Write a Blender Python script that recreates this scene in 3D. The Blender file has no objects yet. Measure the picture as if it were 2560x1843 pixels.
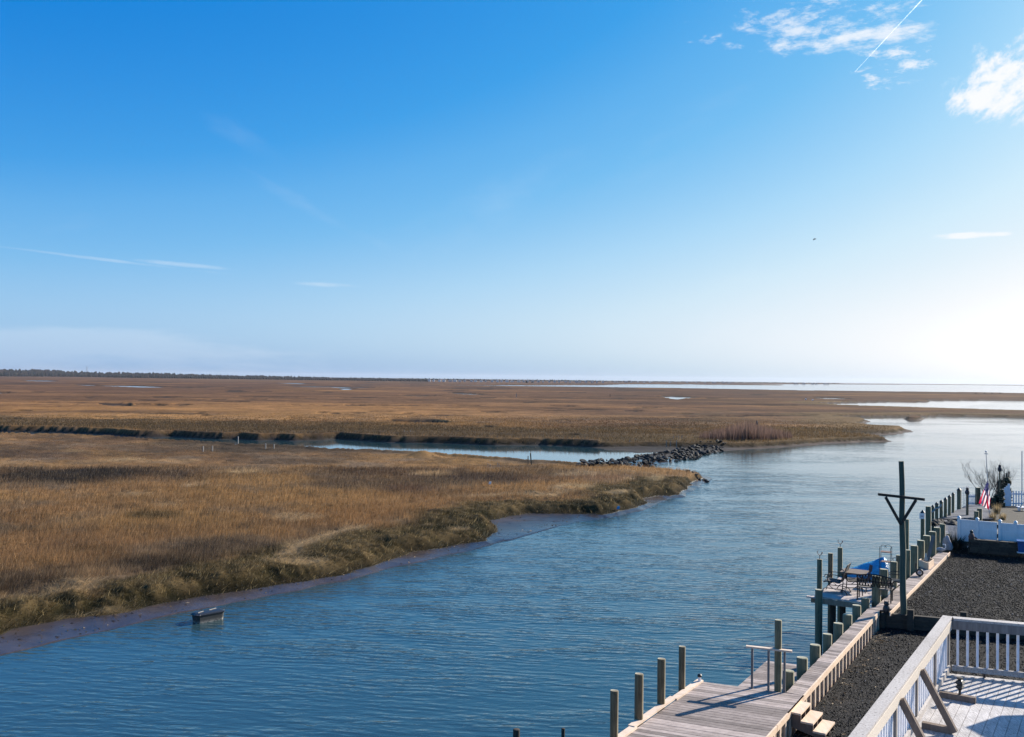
import bpy, math, random
import numpy as np
from mathutils import Vector, Matrix, Euler

R = math.radians
random.seed(7)
rng = np.random.default_rng(11)
SC = bpy.context.scene
COL = SC.collection

# ------------------------------------------------------------------ camera
CAMZ = 8.8
FPX, PW, PH = 2300.0, 2560.0, 1843.0
PITCH = math.atan((946.0 - PH / 2) / FPX)
ROLL = 0.0102
fw = Vector((0, math.cos(PITCH), math.sin(PITCH)))
r0 = Vector((1, 0, 0))
u0 = Vector((0, -math.sin(PITCH), math.cos(PITCH)))
rt = r0 * math.cos(ROLL) + u0 * math.sin(ROLL)
up = -r0 * math.sin(ROLL) + u0 * math.cos(ROLL)
EYE = Vector((0, 0, CAMZ))
cd = bpy.data.cameras.new('camera')
cam = bpy.data.objects.new('camera', cd)
COL.objects.link(cam)
cd.sensor_fit = 'HORIZONTAL'
cd.sensor_width = 36.0
cd.lens = FPX / PW * 36.0
cd.clip_start = 0.1
cd.clip_end = 60000
cam.matrix_world = Matrix(((rt.x, up.x, -fw.x, 0), (rt.y, up.y, -fw.y, 0), (rt.z, up.z, -fw.z, CAMZ), (0, 0, 0, 1)))
SC.camera = cam

# ------------------------------------------------------------------ sky and sun
SUN_AZ, SUN_EL = R(58), R(28)
SUN_STRENGTH, SKY_STRENGTH = 5.0, 0.053
SC.view_settings.view_transform = 'Standard'
SC.view_settings.look = 'None'
SC.view_settings.gamma = 1.0
SC.view_settings.exposure = 0.92
sd = Vector((math.sin(SUN_AZ) * math.cos(SUN_EL), math.cos(SUN_AZ) * math.cos(SUN_EL), math.sin(SUN_EL)))
ld = bpy.data.lights.new('sun', 'SUN')
ld.energy = SUN_STRENGTH
ld.angle = R(0.5)
ld.color = (1.0, 0.92, 0.80)
sun = bpy.data.objects.new('sun', ld)
COL.objects.link(sun)
sun.rotation_euler = (-sd).to_track_quat('-Z', 'Y').to_euler()
sun.location = (40, 20, 60)


class NT:
    """small node helper"""
    def __init__(self, tree):
        self.t = tree
        self.n = tree.nodes
        self.l = tree.links

    def node(self, kind, **kw):
        nd = self.n.new(kind)
        for k, v in kw.items():
            if k.startswith('i_'):
                key = k[2:]
                key = int(key) if key.isdigit() else key.replace('_', ' ')
                s = nd.inputs[key]
                if hasattr(v, 'is_output'):
                    self.l.new(v, s)
                else:
                    s.default_value = v
            else:
                setattr(nd, k, v)
        return nd

    def m(self, op, a, b=0.0, c=None, clamp=False):
        nd = self.n.new('ShaderNodeMath')
        nd.operation = op
        nd.use_clamp = clamp
        for i, x in enumerate((a, b) if c is None else (a, b, c)):
            if hasattr(x, 'is_output'):
                self.l.new(x, nd.inputs[i])
            else:
                nd.inputs[i].default_value = x
        return nd.outputs[0]

    def mix(self, f, a, b, blend='MIX'):
        nd = self.n.new('ShaderNodeMix')
        nd.data_type = 'RGBA'
        nd.blend_type = blend
        for i, x in ((0, f), (6, a), (7, b)):
            if hasattr(x, 'is_output'):
                self.l.new(x, nd.inputs[i])
            else:
                nd.inputs[i].default_value = x if i == 0 else (*x[:3], 1)
        return nd.outputs[2]

    def ramp(self, f, stops, interp='LINEAR'):
        nd = self.n.new('ShaderNodeValToRGB')
        cr = nd.color_ramp
        cr.interpolation = interp
        while len(cr.elements) < len(stops):
            cr.elements.new(0.5)
        for e, (p, c) in zip(cr.elements, stops):
            e.position = p
            e.color = (*c[:3], 1) if hasattr(c, '__len__') else (c, c, c, 1)
        self.l.new(f, nd.inputs[0])
        return nd.outputs[0]

    def noise(self, vec, scale, detail=4, rough=0.55, dist=0.0):
        nd = self.node('ShaderNodeTexNoise', i_Scale=scale, i_Detail=detail, i_Roughness=rough, i_Distortion=dist)
        if vec is not None:
            self.l.new(vec, nd.inputs['Vector'])
        return nd.outputs['Fac']

    def mapping(self, vec, scale=(1, 1, 1), rot=(0, 0, 0), loc=(0, 0, 0)):
        nd = self.n.new('ShaderNodeMapping')
        self.l.new(vec, nd.inputs[0])
        nd.inputs['Scale'].default_value = scale
        nd.inputs['Rotation'].default_value = rot
        nd.inputs['Location'].default_value = loc
        return nd.outputs[0]

    def smooth(self, x, lo, hi):
        nd = self.n.new('ShaderNodeMapRange')
        nd.interpolation_type = 'SMOOTHSTEP'
        self.l.new(x, nd.inputs[0])
        nd.inputs[1].default_value = lo
        nd.inputs[2].default_value = hi
        return nd.outputs[0]


def raydir(px, py):
    return (fw * FPX + rt * (px - PW / 2) - up * (py - PH / 2)).normalized()


def azel(px, py):
    d = raydir(px, py)
    return math.atan2(d.x, d.y), math.asin(d.z)


world = bpy.data.worlds.new('World')
SC.world = world
world.use_nodes = True
nt = NT(world.node_tree)
nt.n.clear()
sky = nt.node('ShaderNodeTexSky', sky_type='NISHITA')
sky.sun_disc = False
sky.sun_elevation = SUN_EL
sky.sun_rotation = SUN_AZ
sky.altitude = 0
sky.air_density = 1.0
sky.dust_density = 1.2
sky.ozone_density = 2.5
lum = nt.node('ShaderNodeRGBToBW', i_0=sky.outputs[0]).outputs[0]
tc = nt.node('ShaderNodeTexCoord')
sx = nt.node('ShaderNodeSeparateXYZ', i_0=tc.outputs['Generated'])
azn = nt.m('ARCTAN2', sx.outputs[0], sx.outputs[1])
eln = nt.m('ARCSINE', sx.outputs[2])
aev = nt.node('ShaderNodeCombineXYZ', i_0=azn, i_1=eln).outputs[0]


# the physical sky gives the brightness; the hue runs from deep blue through pale blue to white as it brightens,
# greyer close to the horizon
elc = nt.m('MAXIMUM', eln, 0.0)
low_ = nt.m('POWER', 2.718, nt.m('MULTIPLY', elc, -1 / R(8.0)))
bb = nt.m('MULTIPLY', nt.m('MULTIPLY', lum, 0.10), nt.m('ADD', nt.m('MULTIPLY', low_, 0.80), 0.93))
bb = nt.m('SUBTRACT', bb, nt.m('MULTIPLY', nt.m('MULTIPLY', nt.m('MAXIMUM', nt.m('SUBTRACT', bb, 0.38), 0.0), nt.m('LESS_THAN', bb, 9.0)), 0.31))
hi_ = nt.ramp(bb, [(0.0, (0.0, 0.12, 0.42)), (0.19, (0.0, 0.212, 0.70)), (0.32, (0.045, 0.352, 0.82)), (0.44, (0.17, 0.52, 0.90)), (0.57, (0.40, 0.71, 0.97)),
                   (0.72, (0.64, 0.86, 1.0)), (1.0, (0.93, 0.97, 1.0))])
lo_ = nt.ramp(bb, [(0.0, (0.10, 0.16, 0.36)), (0.42, (0.30, 0.46, 0.70)), (0.66, (0.56, 0.68, 0.80)), (0.95, (0.90, 0.93, 0.97)), (1.0, (0.95, 0.96, 0.98))])
skycol = nt.mix(nt.m('POWER', low_, 1.6), hi_, lo_)
exc = nt.m('DIVIDE', nt.m('MAXIMUM', bb, 1.0), 0.10)
skycol = nt.mix(1.0, skycol, nt.node('ShaderNodeCombineColor', i_0=exc, i_1=exc, i_2=exc).outputs[0], 'MULTIPLY')


def cloud(px, py, wx, wy, nscale, stretch, lo, hi, amt, tilt=0.0, seed=0.0, detail=9, rough=0.66):
    """noise cloud inside a soft ellipse of sky around the given direction"""
    global skycol
    a0, e0 = azel(px, py)
    dx = nt.m('SUBTRACT', azn, a0)
    dy = nt.m('SUBTRACT', eln, e0)
    c, s = math.cos(tilt), math.sin(tilt)
    ux = nt.m('ADD', nt.m('MULTIPLY', dx, c), nt.m('MULTIPLY', dy, s))
    uy = nt.m('SUBTRACT', nt.m('MULTIPLY', dy, c), nt.m('MULTIPLY', dx, s))
    ex = nt.m('DIVIDE', ux, wx / FPX)
    ey = nt.m('DIVIDE', uy, wy / FPX)
    d2 = nt.m('ADD', nt.m('MULTIPLY', ex, ex), nt.m('MULTIPLY', ey, ey))
    v = nt.node('ShaderNodeCombineXYZ', i_0=ux, i_1=nt.m('MULTIPLY', uy, stretch), i_2=seed).outputs[0]
    n = nt.noise(v, nscale, detail, rough, 0.15)
    f = nt.m('SUBTRACT', n, nt.m('MULTIPLY', d2, 0.22))
    f = nt.smooth(f, lo, hi)
    f = nt.m('MULTIPLY', f, amt)
    skycol = nt.mix(f, skycol, (9.6, 9.8, 10.2))


cloud(2010, 62, 300, 72, 30, 2.6, 0.39, 0.66, 0.72, 0.0, 1.3)
cloud(2150, 95, 210, 34, 26, 3.0, 0.33, 0.62, 0.78, 0.0, 3.6)
cloud(2220, 165, 130, 70, 34, 2.4, 0.43, 0.63, 0.8, 0.0, 4.1)
cloud(2530, 190, 140, 95, 22, 1.7, 0.30, 0.50, 1.0, 0.6, 2.2)
cloud(2470, 255, 90, 28, 30, 2.2, 0.42, 0.62, 0.9, 0.0, 2.9)
cloud(2425, 588, 70, 8, 18, 4.0, 0.25, 0.50, 0.85, 0.0, 7.7)
cloud(2512, 585, 20, 6, 18, 3.0, 0.25, 0.50, 0.7, 0.0, 8.8)
cloud(835, 713, 100, 6, 12, 3.0, 0.25, 0.62, 0.26, -0.02, 3.1)
cloud(470, 663, 130, 6, 12, 3.0, 0.25, 0.65, 0.26, -0.05, 5.2)
cloud(200, 642, 260, 4, 9, 4.0, 0.25, 0.65, 0.22, -0.07, 6.2)
cloud(850, 560, 330, 22, 8, 3.0, 0.34, 0.9, 0.13, -0.45, 9.4)
cloud(640, 370, 130, 40, 8, 3.0, 0.34, 0.9, 0.09, -0.5, 9.9)
cloud(150, 560, 160, 30, 8, 3.0, 0.34, 0.9, 0.12, 0.2, 10.4)
cloud(1500, 380, 900, 150, 3.0, 3.0, 0.46, 0.95, 0.16, 0.35, 12.0)
cloud(250, 880, 520, 55, 3.0, 6.0, 0.25, 0.5, 0.16, 0.0, 14.0)
cloud(2200, 700, 700, 240, 3.0, 3.0, 0.40, 0.95, 0.22, 0.25, 15.0)
bg = nt.node('ShaderNodeBackground', i_Color=skycol, i_Strength=SKY_STRENGTH)
nt.node('ShaderNodeOutputWorld', i_Surface=bg.outputs[0])

# ------------------------------------------------------------------ geometry helpers
V = Vector
UP = V((0, 0, 1))


def P(px, py, z=0.0):
    d = raydir(px, py)
    t = (z - CAMZ) / d.z
    return EYE + d * t


def at_y(px, py, Y):
    d = raydir(px, py)
    return EYE + d * (Y / d.y)


def on_line(A, B, px, py):
    """plan point where the vertical plane through this pixel's ray meets line AB"""
    d = raydir(px, py)
    ax, ay, bx, by = A.x, A.y, B.x - A.x, B.y - A.y
    det = d.x * (-by) - d.y * (-bx)
    t = (ax * (-by) - ay * (-bx)) / det
    return V((d.x * t, d.y * t, 0)), EYE.z + d.z * t


def flat(v):
    w = V((v.x, v.y, 0))
    return w.normalized()


class MB:
    def __init__(self):
        self.v, self.f, self.mi = [], [], []

    def add(self, vs, fs, m=0):
        o = len(self.v)
        self.v += [tuple(x) for x in vs]
        self.f += [tuple(o + i for i in f) for f in fs]
        self.mi += [m] * len(fs)
        return self

    def hexa(self, lo, hi, m=0):
        fs = [(3, 2, 1, 0), (4, 5, 6, 7)] + [(i, (i + 1) % 4, 4 + (i + 1) % 4, 4 + i) for i in range(4)]
        return self.add(list(lo) + list(hi), fs, m)

    def obox(self, c, ax, ay, az, m=0):
        ax, ay, az = V(ax) / 2, V(ay) / 2, V(az) / 2
        c = V(c)
        q = [(-1, -1), (1, -1), (1, 1), (-1, 1)]
        return self.hexa([c + ax * a + ay * b - az for a, b in q], [c + ax * a + ay * b + az for a, b in q], m)

    def bar(self, a, b, w, h, upv=None, m=0):
        """rectangular bar from a to b; w sideways, h along up"""
        a, b = V(a), V(b)
        d = b - a
        u = V(upv) if upv is not None else (UP if abs(d.normalized().z) < 0.95 else V((0, 1, 0)))
        s = d.cross(u).normalized()
        u = s.cross(d).normalized()
        return self.obox((a + b) / 2, d, s * w, u * h, m)

    def prism(self, poly, z0, z1, m=0):
        n = len(poly)
        lo = [V((p[0], p[1], z0)) for p in poly]
        hi = [V((p[0], p[1], z1)) for p in poly]
        area = sum(poly[i][0] * poly[(i + 1) % n][1] - poly[(i + 1) % n][0] * poly[i][1] for i in range(n))
        if area < 0:
            lo.reverse(); hi.reverse()
        return self.add(lo + hi, [tuple(range(n))[::-1], tuple(range(n, 2 * n))] + [(i, (i + 1) % n, n + (i + 1) % n, n + i) for i in range(n)], m)

    def lathe(self, base, prof, n=16, m=0, axis=None, sq=1.0):
        """prof: (radius, height) list"""
        base = V(base)
        ax = V(axis).normalized() if axis is not None else UP
        e1 = ax.orthogonal().normalized() if axis is not None else V((1, 0, 0))
        e2 = ax.cross(e1)
        vs, fs = [], []
        for r, z in prof:
            for k in range(n):
                t = 2 * math.pi * k / n
                vs.append(base + ax * z + e1 * r * math.cos(t) + e2 * r * math.sin(t) * sq)
        for j in range(len(prof) - 1):
            for k in range(n):
                k2 = (k + 1) % n
                fs.append((j * n + k, j * n + k2, (j + 1) * n + k2, (j + 1) * n + k))
        fs.append(tuple(range(n))[::-1])
        fs.append(tuple((len(prof) - 1) * n + k for k in range(n)))
        return self.add(vs, fs, m)

    def tube(self, pts, r, n=6, m=0, r1=None):
        pts = [V(p) for p in pts]
        vs, fs = [], []
        N = len(pts)
        prev = None
        for i, p in enumerate(pts):
            d = (pts[min(i + 1, N - 1)] - pts[max(i - 1, 0)]).normalized()
            if prev is None:
                e1 = d.orthogonal().normalized()
            else:
                e1 = (prev - d * prev.dot(d)).normalized()
            prev = e1
            e2 = d.cross(e1)
            rr = r if r1 is None else r + (r1 - r) * i / max(1, N - 1)
            for k in range(n):
                t = 2 * math.pi * k / n
                vs.append(p + e1 * rr * math.cos(t) + e2 * rr * math.sin(t))
        for j in range(N - 1):
            for k in range(n):
                k2 = (k + 1) % n
                fs.append((j * n + k, j * n + k2, (j + 1) * n + k2, (j + 1) * n + k))
        fs.append(tuple(range(n))[::-1])
        fs.append(tuple((N - 1) * n + k for k in range(n)))
        return self.add(vs, fs, m)

    def build(self, name, mats, parent=None, loc=None, smooth=None):
        me = bpy.data.meshes.new(name)
        if parent is not None:
            o0 = ORIG[parent]
        else:
            o0 = V(loc) if loc is not None else V((0, 0, 0))
        me.from_pydata([(x - o0.x, y - o0.y, z - o0.z) for x, y, z in self.v], [], self.f)
        if not isinstance(mats, (list, tuple)):
            mats = [mats]
        for mm in mats:
            me.materials.append(mm)
        if len(mats) > 1:
            me.polygons.foreach_set('material_index', self.mi)
        if smooth:
            me.shade_smooth()
            me.set_sharp_from_angle(angle=R(smooth))
        me.update()
        o = bpy.data.objects.new(name, me)
        COL.objects.link(o)
        ORIG[o] = o0
        if parent is not None:
            o.parent = parent
        else:
            o.location = o0
        return o


ORIG = {}


def tag(o, label=None, cat=None, group=None, kind=None):
    if label: o['label'] = label
    if cat: o['category'] = cat
    if group: o['group'] = group
    if kind: o['kind'] = kind
    return o


def root(name, loc, label, cat, group=None):
    o = bpy.data.objects.new(name, None)
    o.empty_display_size = 0.2
    COL.objects.link(o)
    o.location = loc
    ORIG[o] = V(loc)
    return tag(o, label, cat, group)


def mesh_np(name, verts, faces, mat, smooth=False, cols=None, attrs=None, colattr='col'):
    """big numpy mesh: verts (n,3), faces (m,k)"""
    me = bpy.data.meshes.new(name)
    n, m, k = len(verts), len(faces), faces.shape[1]
    me.vertices.add(n)
    me.vertices.foreach_set('co', np.ascontiguousarray(verts, dtype=np.float32).ravel())
    me.loops.add(m * k)
    me.loops.foreach_set('vertex_index', np.ascontiguousarray(faces, dtype=np.int32).ravel())
    me.polygons.add(m)
    me.polygons.foreach_set('loop_start', np.arange(0, m * k, k, dtype=np.int32))
    me.polygons.foreach_set('loop_total', np.full(m, k, dtype=np.int32))
    me.materials.append(mat)
    if smooth:
        me.polygons.foreach_set('use_smooth', np.ones(m, dtype=bool))
    if cols is not None:
        a = me.attributes.new(colattr, 'FLOAT_COLOR', 'POINT')
        c4 = np.ones((n, 4), dtype=np.float32)
        c4[:, :3] = cols
        a.data.foreach_set('color', c4.ravel())
    for nm, arr in (attrs or {}).items():
        a = me.attributes.new(nm, 'FLOAT', 'POINT')
        a.data.foreach_set('value', np.ascontiguousarray(arr, dtype=np.float32))
    me.update(calc_edges=True)
    o = bpy.data.objects.new(name, me)
    COL.objects.link(o)
    ORIG[o] = V((0, 0, 0))
    return o


# ------------------------------------------------------------------ materials
def mat(name):
    m_ = bpy.data.materials.new(name)
    m_.use_nodes = True
    t = NT(m_.node_tree)
    t.n.clear()
    out = t.node('ShaderNodeOutputMaterial')
    b = t.node('ShaderNodeBsdfPrincipled')
    t.l.new(b.outputs[0], out.inputs[0])
    t.out, t.b = out, b
    return m_, t


def setc(t, c):
    if hasattr(c, 'is_output'):
        t.l.new(c, t.b.inputs['Base Color'])
    else:
        t.b.inputs['Base Color'].default_value = (*c, 1)


def bump(t, h, strength=0.5, dist=0.02):
    nd = t.node('ShaderNodeBump', i_Strength=strength, i_Distance=dist, i_Height=h)
    t.l.new(nd.outputs[0], t.b.inputs['Normal'])


def wood(name, c1, c2, grain=(1, 1, 0.08), scale=18, rough=0.8, island=0.25, bumps=0.4, sheen=0.0):
    m_, t = mat(name)
    tcn = t.node('ShaderNodeTexCoord').outputs['Object']
    geo = t.node('ShaderNodeNewGeometry')
    rnd = geo.outputs['Random Per Island']
    off = t.node('ShaderNodeVectorMath', operation='ADD', i_0=tcn)
    cx = t.node('ShaderNodeCombineXYZ', i_0=t.m('MULTIPLY', rnd, 37.0), i_1=t.m('MULTIPLY', rnd, 91.0), i_2=t.m('MULTIPLY', rnd, 13.0))
    t.l.new(cx.outputs[0], off.inputs[1])
    mp = t.mapping(off.outputs[0], grain)
    n1 = t.noise(mp, scale, 6, 0.65, 0.4)
    n2 = t.noise(tcn, 2.3, 3, 0.6)
    f = t.m('ADD', t.m('MULTIPLY', n1, 0.8), t.m('MULTIPLY', n2, 0.35))
    c = t.ramp(t.m('SUBTRACT', f, 0.1), [(0.25, c1), (0.75, c2)])
    v = t.m('ADD', t.m('MULTIPLY', rnd, island * 2), 1 - island)
    cc = t.node('ShaderNodeCombineColor', i_0=v, i_1=v, i_2=v).outputs[0]
    c = t.mix(1.0, c, cc, 'MULTIPLY')
    setc(t, c)
    t.b.inputs['Roughness'].default_value = rough
    t.b.inputs['Specular IOR Level'].default_value = 0.25
    t.b.inputs['Sheen Weight'].default_value = sheen
    t.b.inputs['Sheen Roughness'].default_value = 0.35
    t.b.inputs['Sheen Tint'].default_value = (1.0, 0.92, 0.74, 1)
    bump(t, n1, bumps, 0.01)
    return m_


def plain(name, c, rough=0.5, metal=0.0, var=0.12, nscale=9):
    m_, t = mat(name)
    tcn = t.node('ShaderNodeTexCoord').outputs['Object']
    n = t.noise(tcn, nscale, 5, 0.6)
    lo = tuple(x * (1 - var * 2) for x in c)
    hi = tuple(min(1, x * (1 + var * 2)) for x in c)
    setc(t, t.ramp(n, [(0.3, lo), (0.7, hi)]))
    t.b.inputs['Roughness'].default_value = rough
    t.b.inputs['Metallic'].default_value = metal
    return m_


M = {}
M['pile'] = wood('pile_wood', (0.045, 0.052, 0.028), (0.27, 0.245, 0.155), (1, 1, 0.06), 16, 0.85, 0.22, sheen=1.0)
M['pile_brown'] = wood('pile_brown_wood', (0.045, 0.035, 0.02), (0.25, 0.19, 0.11), (1, 1, 0.07), 13, 0.85, 0.2, sheen=1.0)
M['pole'] = wood('pole_wood', (0.035, 0.06, 0.048), (0.10, 0.125, 0.095), (1, 1, 0.05), 14, 0.8, 0.1, sheen=0.6)
M['boards'] = wood('weathered_boards', (0.17, 0.135, 0.12), (0.43, 0.36, 0.325), (0.25, 1, 1), 22, 0.85, 0.42)
M['pierboards'] = wood('pale_boards', (0.32, 0.27, 0.25), (0.56, 0.5, 0.47), (0.25, 1, 1), 20, 0.85, 0.18)
M['dark_timber'] = wood('dark_timber', (0.025, 0.02, 0.017), (0.085, 0.07, 0.055), (0.2, 1, 1), 15, 0.9, 0.25)
M['pine'] = wood('new_pine', (0.60, 0.42, 0.29), (0.80, 0.63, 0.48), (1, 0.15, 1), 14, 0.7, 0.06)
M['edge'] = wood('pale_edge_board', (0.50, 0.37, 0.27), (0.78, 0.64, 0.52), (0.2, 0.3, 1), 14, 0.75, 0.12)
M['bulkhead'] = wood('bulkhead_boards', (0.20, 0.14, 0.10), (0.40, 0.31, 0.23), (1, 1, 0.12), 14, 0.85, 0.2)
M['brace'] = wood('brace_wood', (0.10, 0.075, 0.06), (0.23, 0.18, 0.15), (1, 1, 0.2), 18, 0.85, 0.15)
M['greypost'] = wood('grey_post', (0.10, 0.09, 0.085), (0.27, 0.25, 0.24), (1, 1, 0.1), 18, 0.85, 0.15)
M['iron'] = plain('black_iron', (0.02, 0.02, 0.022), 0.45, 0.3, 0.2)
M['black'] = plain('black_plastic', (0.018, 0.019, 0.022), 0.4)
M['bronze'] = plain('dark_bronze', (0.045, 0.043, 0.04), 0.5, 0.4)
M['vinyl'] = plain('white_vinyl', (0.84, 0.82, 0.82), 0.4, 0, 0.03, 3)
M['white'] = plain('white_paint', (0.74, 0.74, 0.78), 0.5, 0, 0.05)
M['bluebin'] = plain('blue_plastic', (0.012, 0.09, 0.27), 0.4)
M['rust'] = plain('rusty_brown', (0.14, 0.07, 0.055), 0.75, 0.1, 0.2)
M['sling'] = plain('dark_sling_fabric', (0.045, 0.04, 0.042), 0.8)
M['stonegrey'] = plain('stone_grey', (0.33, 0.32, 0.32), 0.85)
M['grey_bag'] = plain('grey_cloth', (0.32, 0.30, 0.31), 0.85)
M['twig'] = plain('bare_twig', (0.06, 0.045, 0.035), 0.9)
M['shrubdark'] = plain('dark_leaf', (0.02, 0.028, 0.014), 0.85)
M['stake'] = plain('white_stake', (0.28, 0.26, 0.235), 0.8)
M['steel'] = plain('grey_steel', (0.36, 0.38, 0.42), 0.45, 0.3)
M['tanpaint'] = plain('tan_paint', (0.6, 0.5, 0.4), 0.6)
M['bird'] = plain('dark_feathers', (0.03, 0.03, 0.04), 0.8)
M['housewall'] = plain('pale_house_wall', (0.62, 0.60, 0.58), 0.8, 0, 0.05, 0.05)
M['houseblue'] = plain('grey_house_wall', (0.30, 0.32, 0.36), 0.8, 0, 0.1, 0.05)
M['houseroof'] = plain('grey_roof', (0.14, 0.14, 0.16), 0.85, 0, 0.1, 0.05)


def mk_painted(name, base, worn, lo, hi, grain, speck=True):
    m_, t = mat(name)
    tcn = t.node('ShaderNodeTexCoord').outputs['Object']
    mp = t.mapping(tcn, grain, (0, 0, -0.56))
    n1 = t.noise(mp, 14, 8, 0.72, 0.3)
    n2 = t.noise(tcn, 1.2, 3, 0.6)
    f = t.smooth(t.m('ADD', n1, t.m('MULTIPLY', n2, 0.25)), lo, hi)
    c = t.mix(f, base, worn)
    n4 = t.noise(tcn, 6, 4, 0.6)
    c = t.mix(t.m('MULTIPLY', n4, 0.35), c, tuple(x * 0.8 for x in base))
    if speck:
        vo = t.node('ShaderNodeTexVoronoi', i_Scale=15.0, i_Randomness=1.0)
        t.l.new(tcn, vo.inputs['Vector'])
        d = t.m('LESS_THAN', t.m('ADD', vo.outputs['Distance'], t.m('MULTIPLY', t.noise(tcn, 40, 2), 0.2)), 0.26)
        pick = t.m('GREATER_THAN', t.noise(tcn, 7, 2), 0.48)
        c = t.mix(t.m('MULTIPLY', t.m('MULTIPLY', d, pick), 0.8), c, (0.10, 0.085, 0.08))
    setc(t, c)
    t.b.inputs['Roughness'].default_value = 0.65
    bump(t, n1, 0.3, 0.006)
    return m_


M['deckpaint'] = mk_painted('worn_white_deck', (0.70, 0.655, 0.635), (0.17, 0.15, 0.14), 0.47, 0.72, (9, 0.5, 1))
M['railpaint'] = mk_painted('worn_white_rail', (0.50, 0.455, 0.42), (0.24, 0.205, 0.18), 0.50, 0.80, (3, 3, 3))
M['railsunlit'] = mk_painted('worn_sunlit_fascia', (0.60, 0.52, 0.43), (0.36, 0.30, 0.25), 0.6, 0.9, (3, 3, 3), False)  # worn paint with the left fascia's warm sunlit tone put into the colour


def mk_water():
    m_, t = mat('water')
    tcn = t.node('ShaderNodeTexCoord').outputs['Object']
    a = t.mapping(tcn, (0.48, 1.5, 1), (0, 0, R(27)))
    b_ = t.mapping(tcn, (1.1, 3.0, 1), (0, 0, R(9)))
    n1 = t.noise(a, 2.0, 1.5, 0.45, 0.7)
    n2 = t.noise(b_, 2.3, 2, 0.5, 0.6)
    wv = t.node('ShaderNodeTexWave', i_Scale=0.95, i_Distortion=9.0, i_Detail=3.0, i_Detail_Scale=0.9, wave_type='BANDS', bands_direction='Y')
    t.l.new(t.mapping(tcn, (0.4, 1, 1), (0, 0, R(24))), wv.inputs['Vector'])
    big = t.noise(t.mapping(tcn, (0.5, 1.0, 1)), 0.035, 4, 0.55, 0.8)
    paw = t.noise(t.mapping(tcn, (0.5, 1.2, 1), (0, 0, R(20))), 0.45, 3, 0.6, 0.5)
    calm = t.m('MULTIPLY', t.smooth(big, 0.36, 0.56), t.m('ADD', t.m('MULTIPLY', t.smooth(paw, 0.35, 0.65), 0.9), 0.35))
    h = t.m('ADD', t.m('MULTIPLY', n1, 0.75), t.m('ADD', t.m('MULTIPLY', n2, 0.45), t.m('MULTIPLY', wv.outputs['Fac'], 0.16)))
    xy = t.node('ShaderNodeSeparateXYZ', i_0=tcn)
    shel = t.m('SUBTRACT', t.m('ADD', t.m('MULTIPLY', xy.outputs[1], 0.65), -53.0), xy.outputs[0])
    shel = t.m('MULTIPLY', t.smooth(shel, -1.0, 2.0), t.m('GREATER_THAN', xy.outputs[1], 90.0))
    upch = t.m('SUBTRACT', 1.0, t.m('MULTIPLY', t.smooth(xy.outputs[1], 35.0, 130.0), 0.62))
    amp = t.m('MULTIPLY', t.m('MULTIPLY', upch, t.m('ADD', t.m('MULTIPLY', calm, 0.8), 0.2)), t.m('SUBTRACT', 1.0, t.m('MULTIPLY', shel, 0.92)))
    h = t.m('MULTIPLY', h, amp)
    setc(t, (0.022, 0.050, 0.060))
    t.b.inputs['Roughness'].default_value = 0.06
    t.b.inputs['IOR'].default_value = 1.62
    bump(t, h, 1.0, 0.048)
    return m_


def mk_ground():
    m_, t = mat('marsh_ground')
    a = t.node('ShaderNodeAttribute', attribute_name='col').outputs['Color']
    wet = t.node('ShaderNodeAttribute', attribute_name='wet').outputs['Fac']
    tcn = t.node('ShaderNodeTexCoord').outputs['Object']
    n = t.noise(tcn, 1.4, 8, 0.7)
    n2 = t.noise(t.mapping(tcn, (1, 1, 1)), 0.11, 6, 0.65)
    c = t.mix(1.0, a, t.ramp(n, [(0.25, 0.55), (0.75, 1.4)]), 'MULTIPLY')
    c = t.mix(1.0, c, t.ramp(n2, [(0.3, 0.62), (0.7, 1.3)]), 'MULTIPLY')
    n4 = t.noise(t.mapping(tcn, (0.25, 1, 1), (0, 0, R(4))), 0.045, 7, 0.72)
    c = t.mix(1.0, c, t.ramp(n4, [(0.33, 0.55), (0.5, 1.0), (0.7, 1.25)]), 'MULTIPLY')
    setc(t, c)
    patch = t.smooth(t.m('ADD', t.noise(t.mapping(tcn, (0.4, 1, 1)), 0.7, 6, 0.65), t.m('MULTIPLY', wet, 0.35)), 0.48, 0.78)
    rg = t.m('SUBTRACT', 0.95, t.m('MULTIPLY', t.m('MULTIPLY', wet, patch), 0.74))
    t.l.new(rg, t.b.inputs['Roughness'])
    t.l.new(t.m('ADD', t.m('MULTIPLY', wet, 0.4), 0.06), t.b.inputs['Specular IOR Level'])
    bump(t, t.m('MULTIPLY', n, t.m('SUBTRACT', 1.0, t.m('MULTIPLY', wet, 0.85))), 0.6, 0.10)
    return m_


def mk_blades(name):
    m_, t = mat(name)
    a = t.node('ShaderNodeAttribute', attribute_name='col').outputs['Color']
    setc(t, a)
    t.b.inputs['Roughness'].default_value = 0.8
    t.b.inputs['Specular IOR Level'].default_value = 0.2
    tr = t.node('ShaderNodeBsdfTranslucent', i_Color=a)
    mx = t.node('ShaderNodeMixShader', i_0=0.4)
    t.l.new(t.b.outputs[0], mx.inputs[1])
    t.l.new(tr.outputs[0], mx.inputs[2])
    t.l.new(mx.outputs[0], t.out.inputs[0])
    return m_


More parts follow.
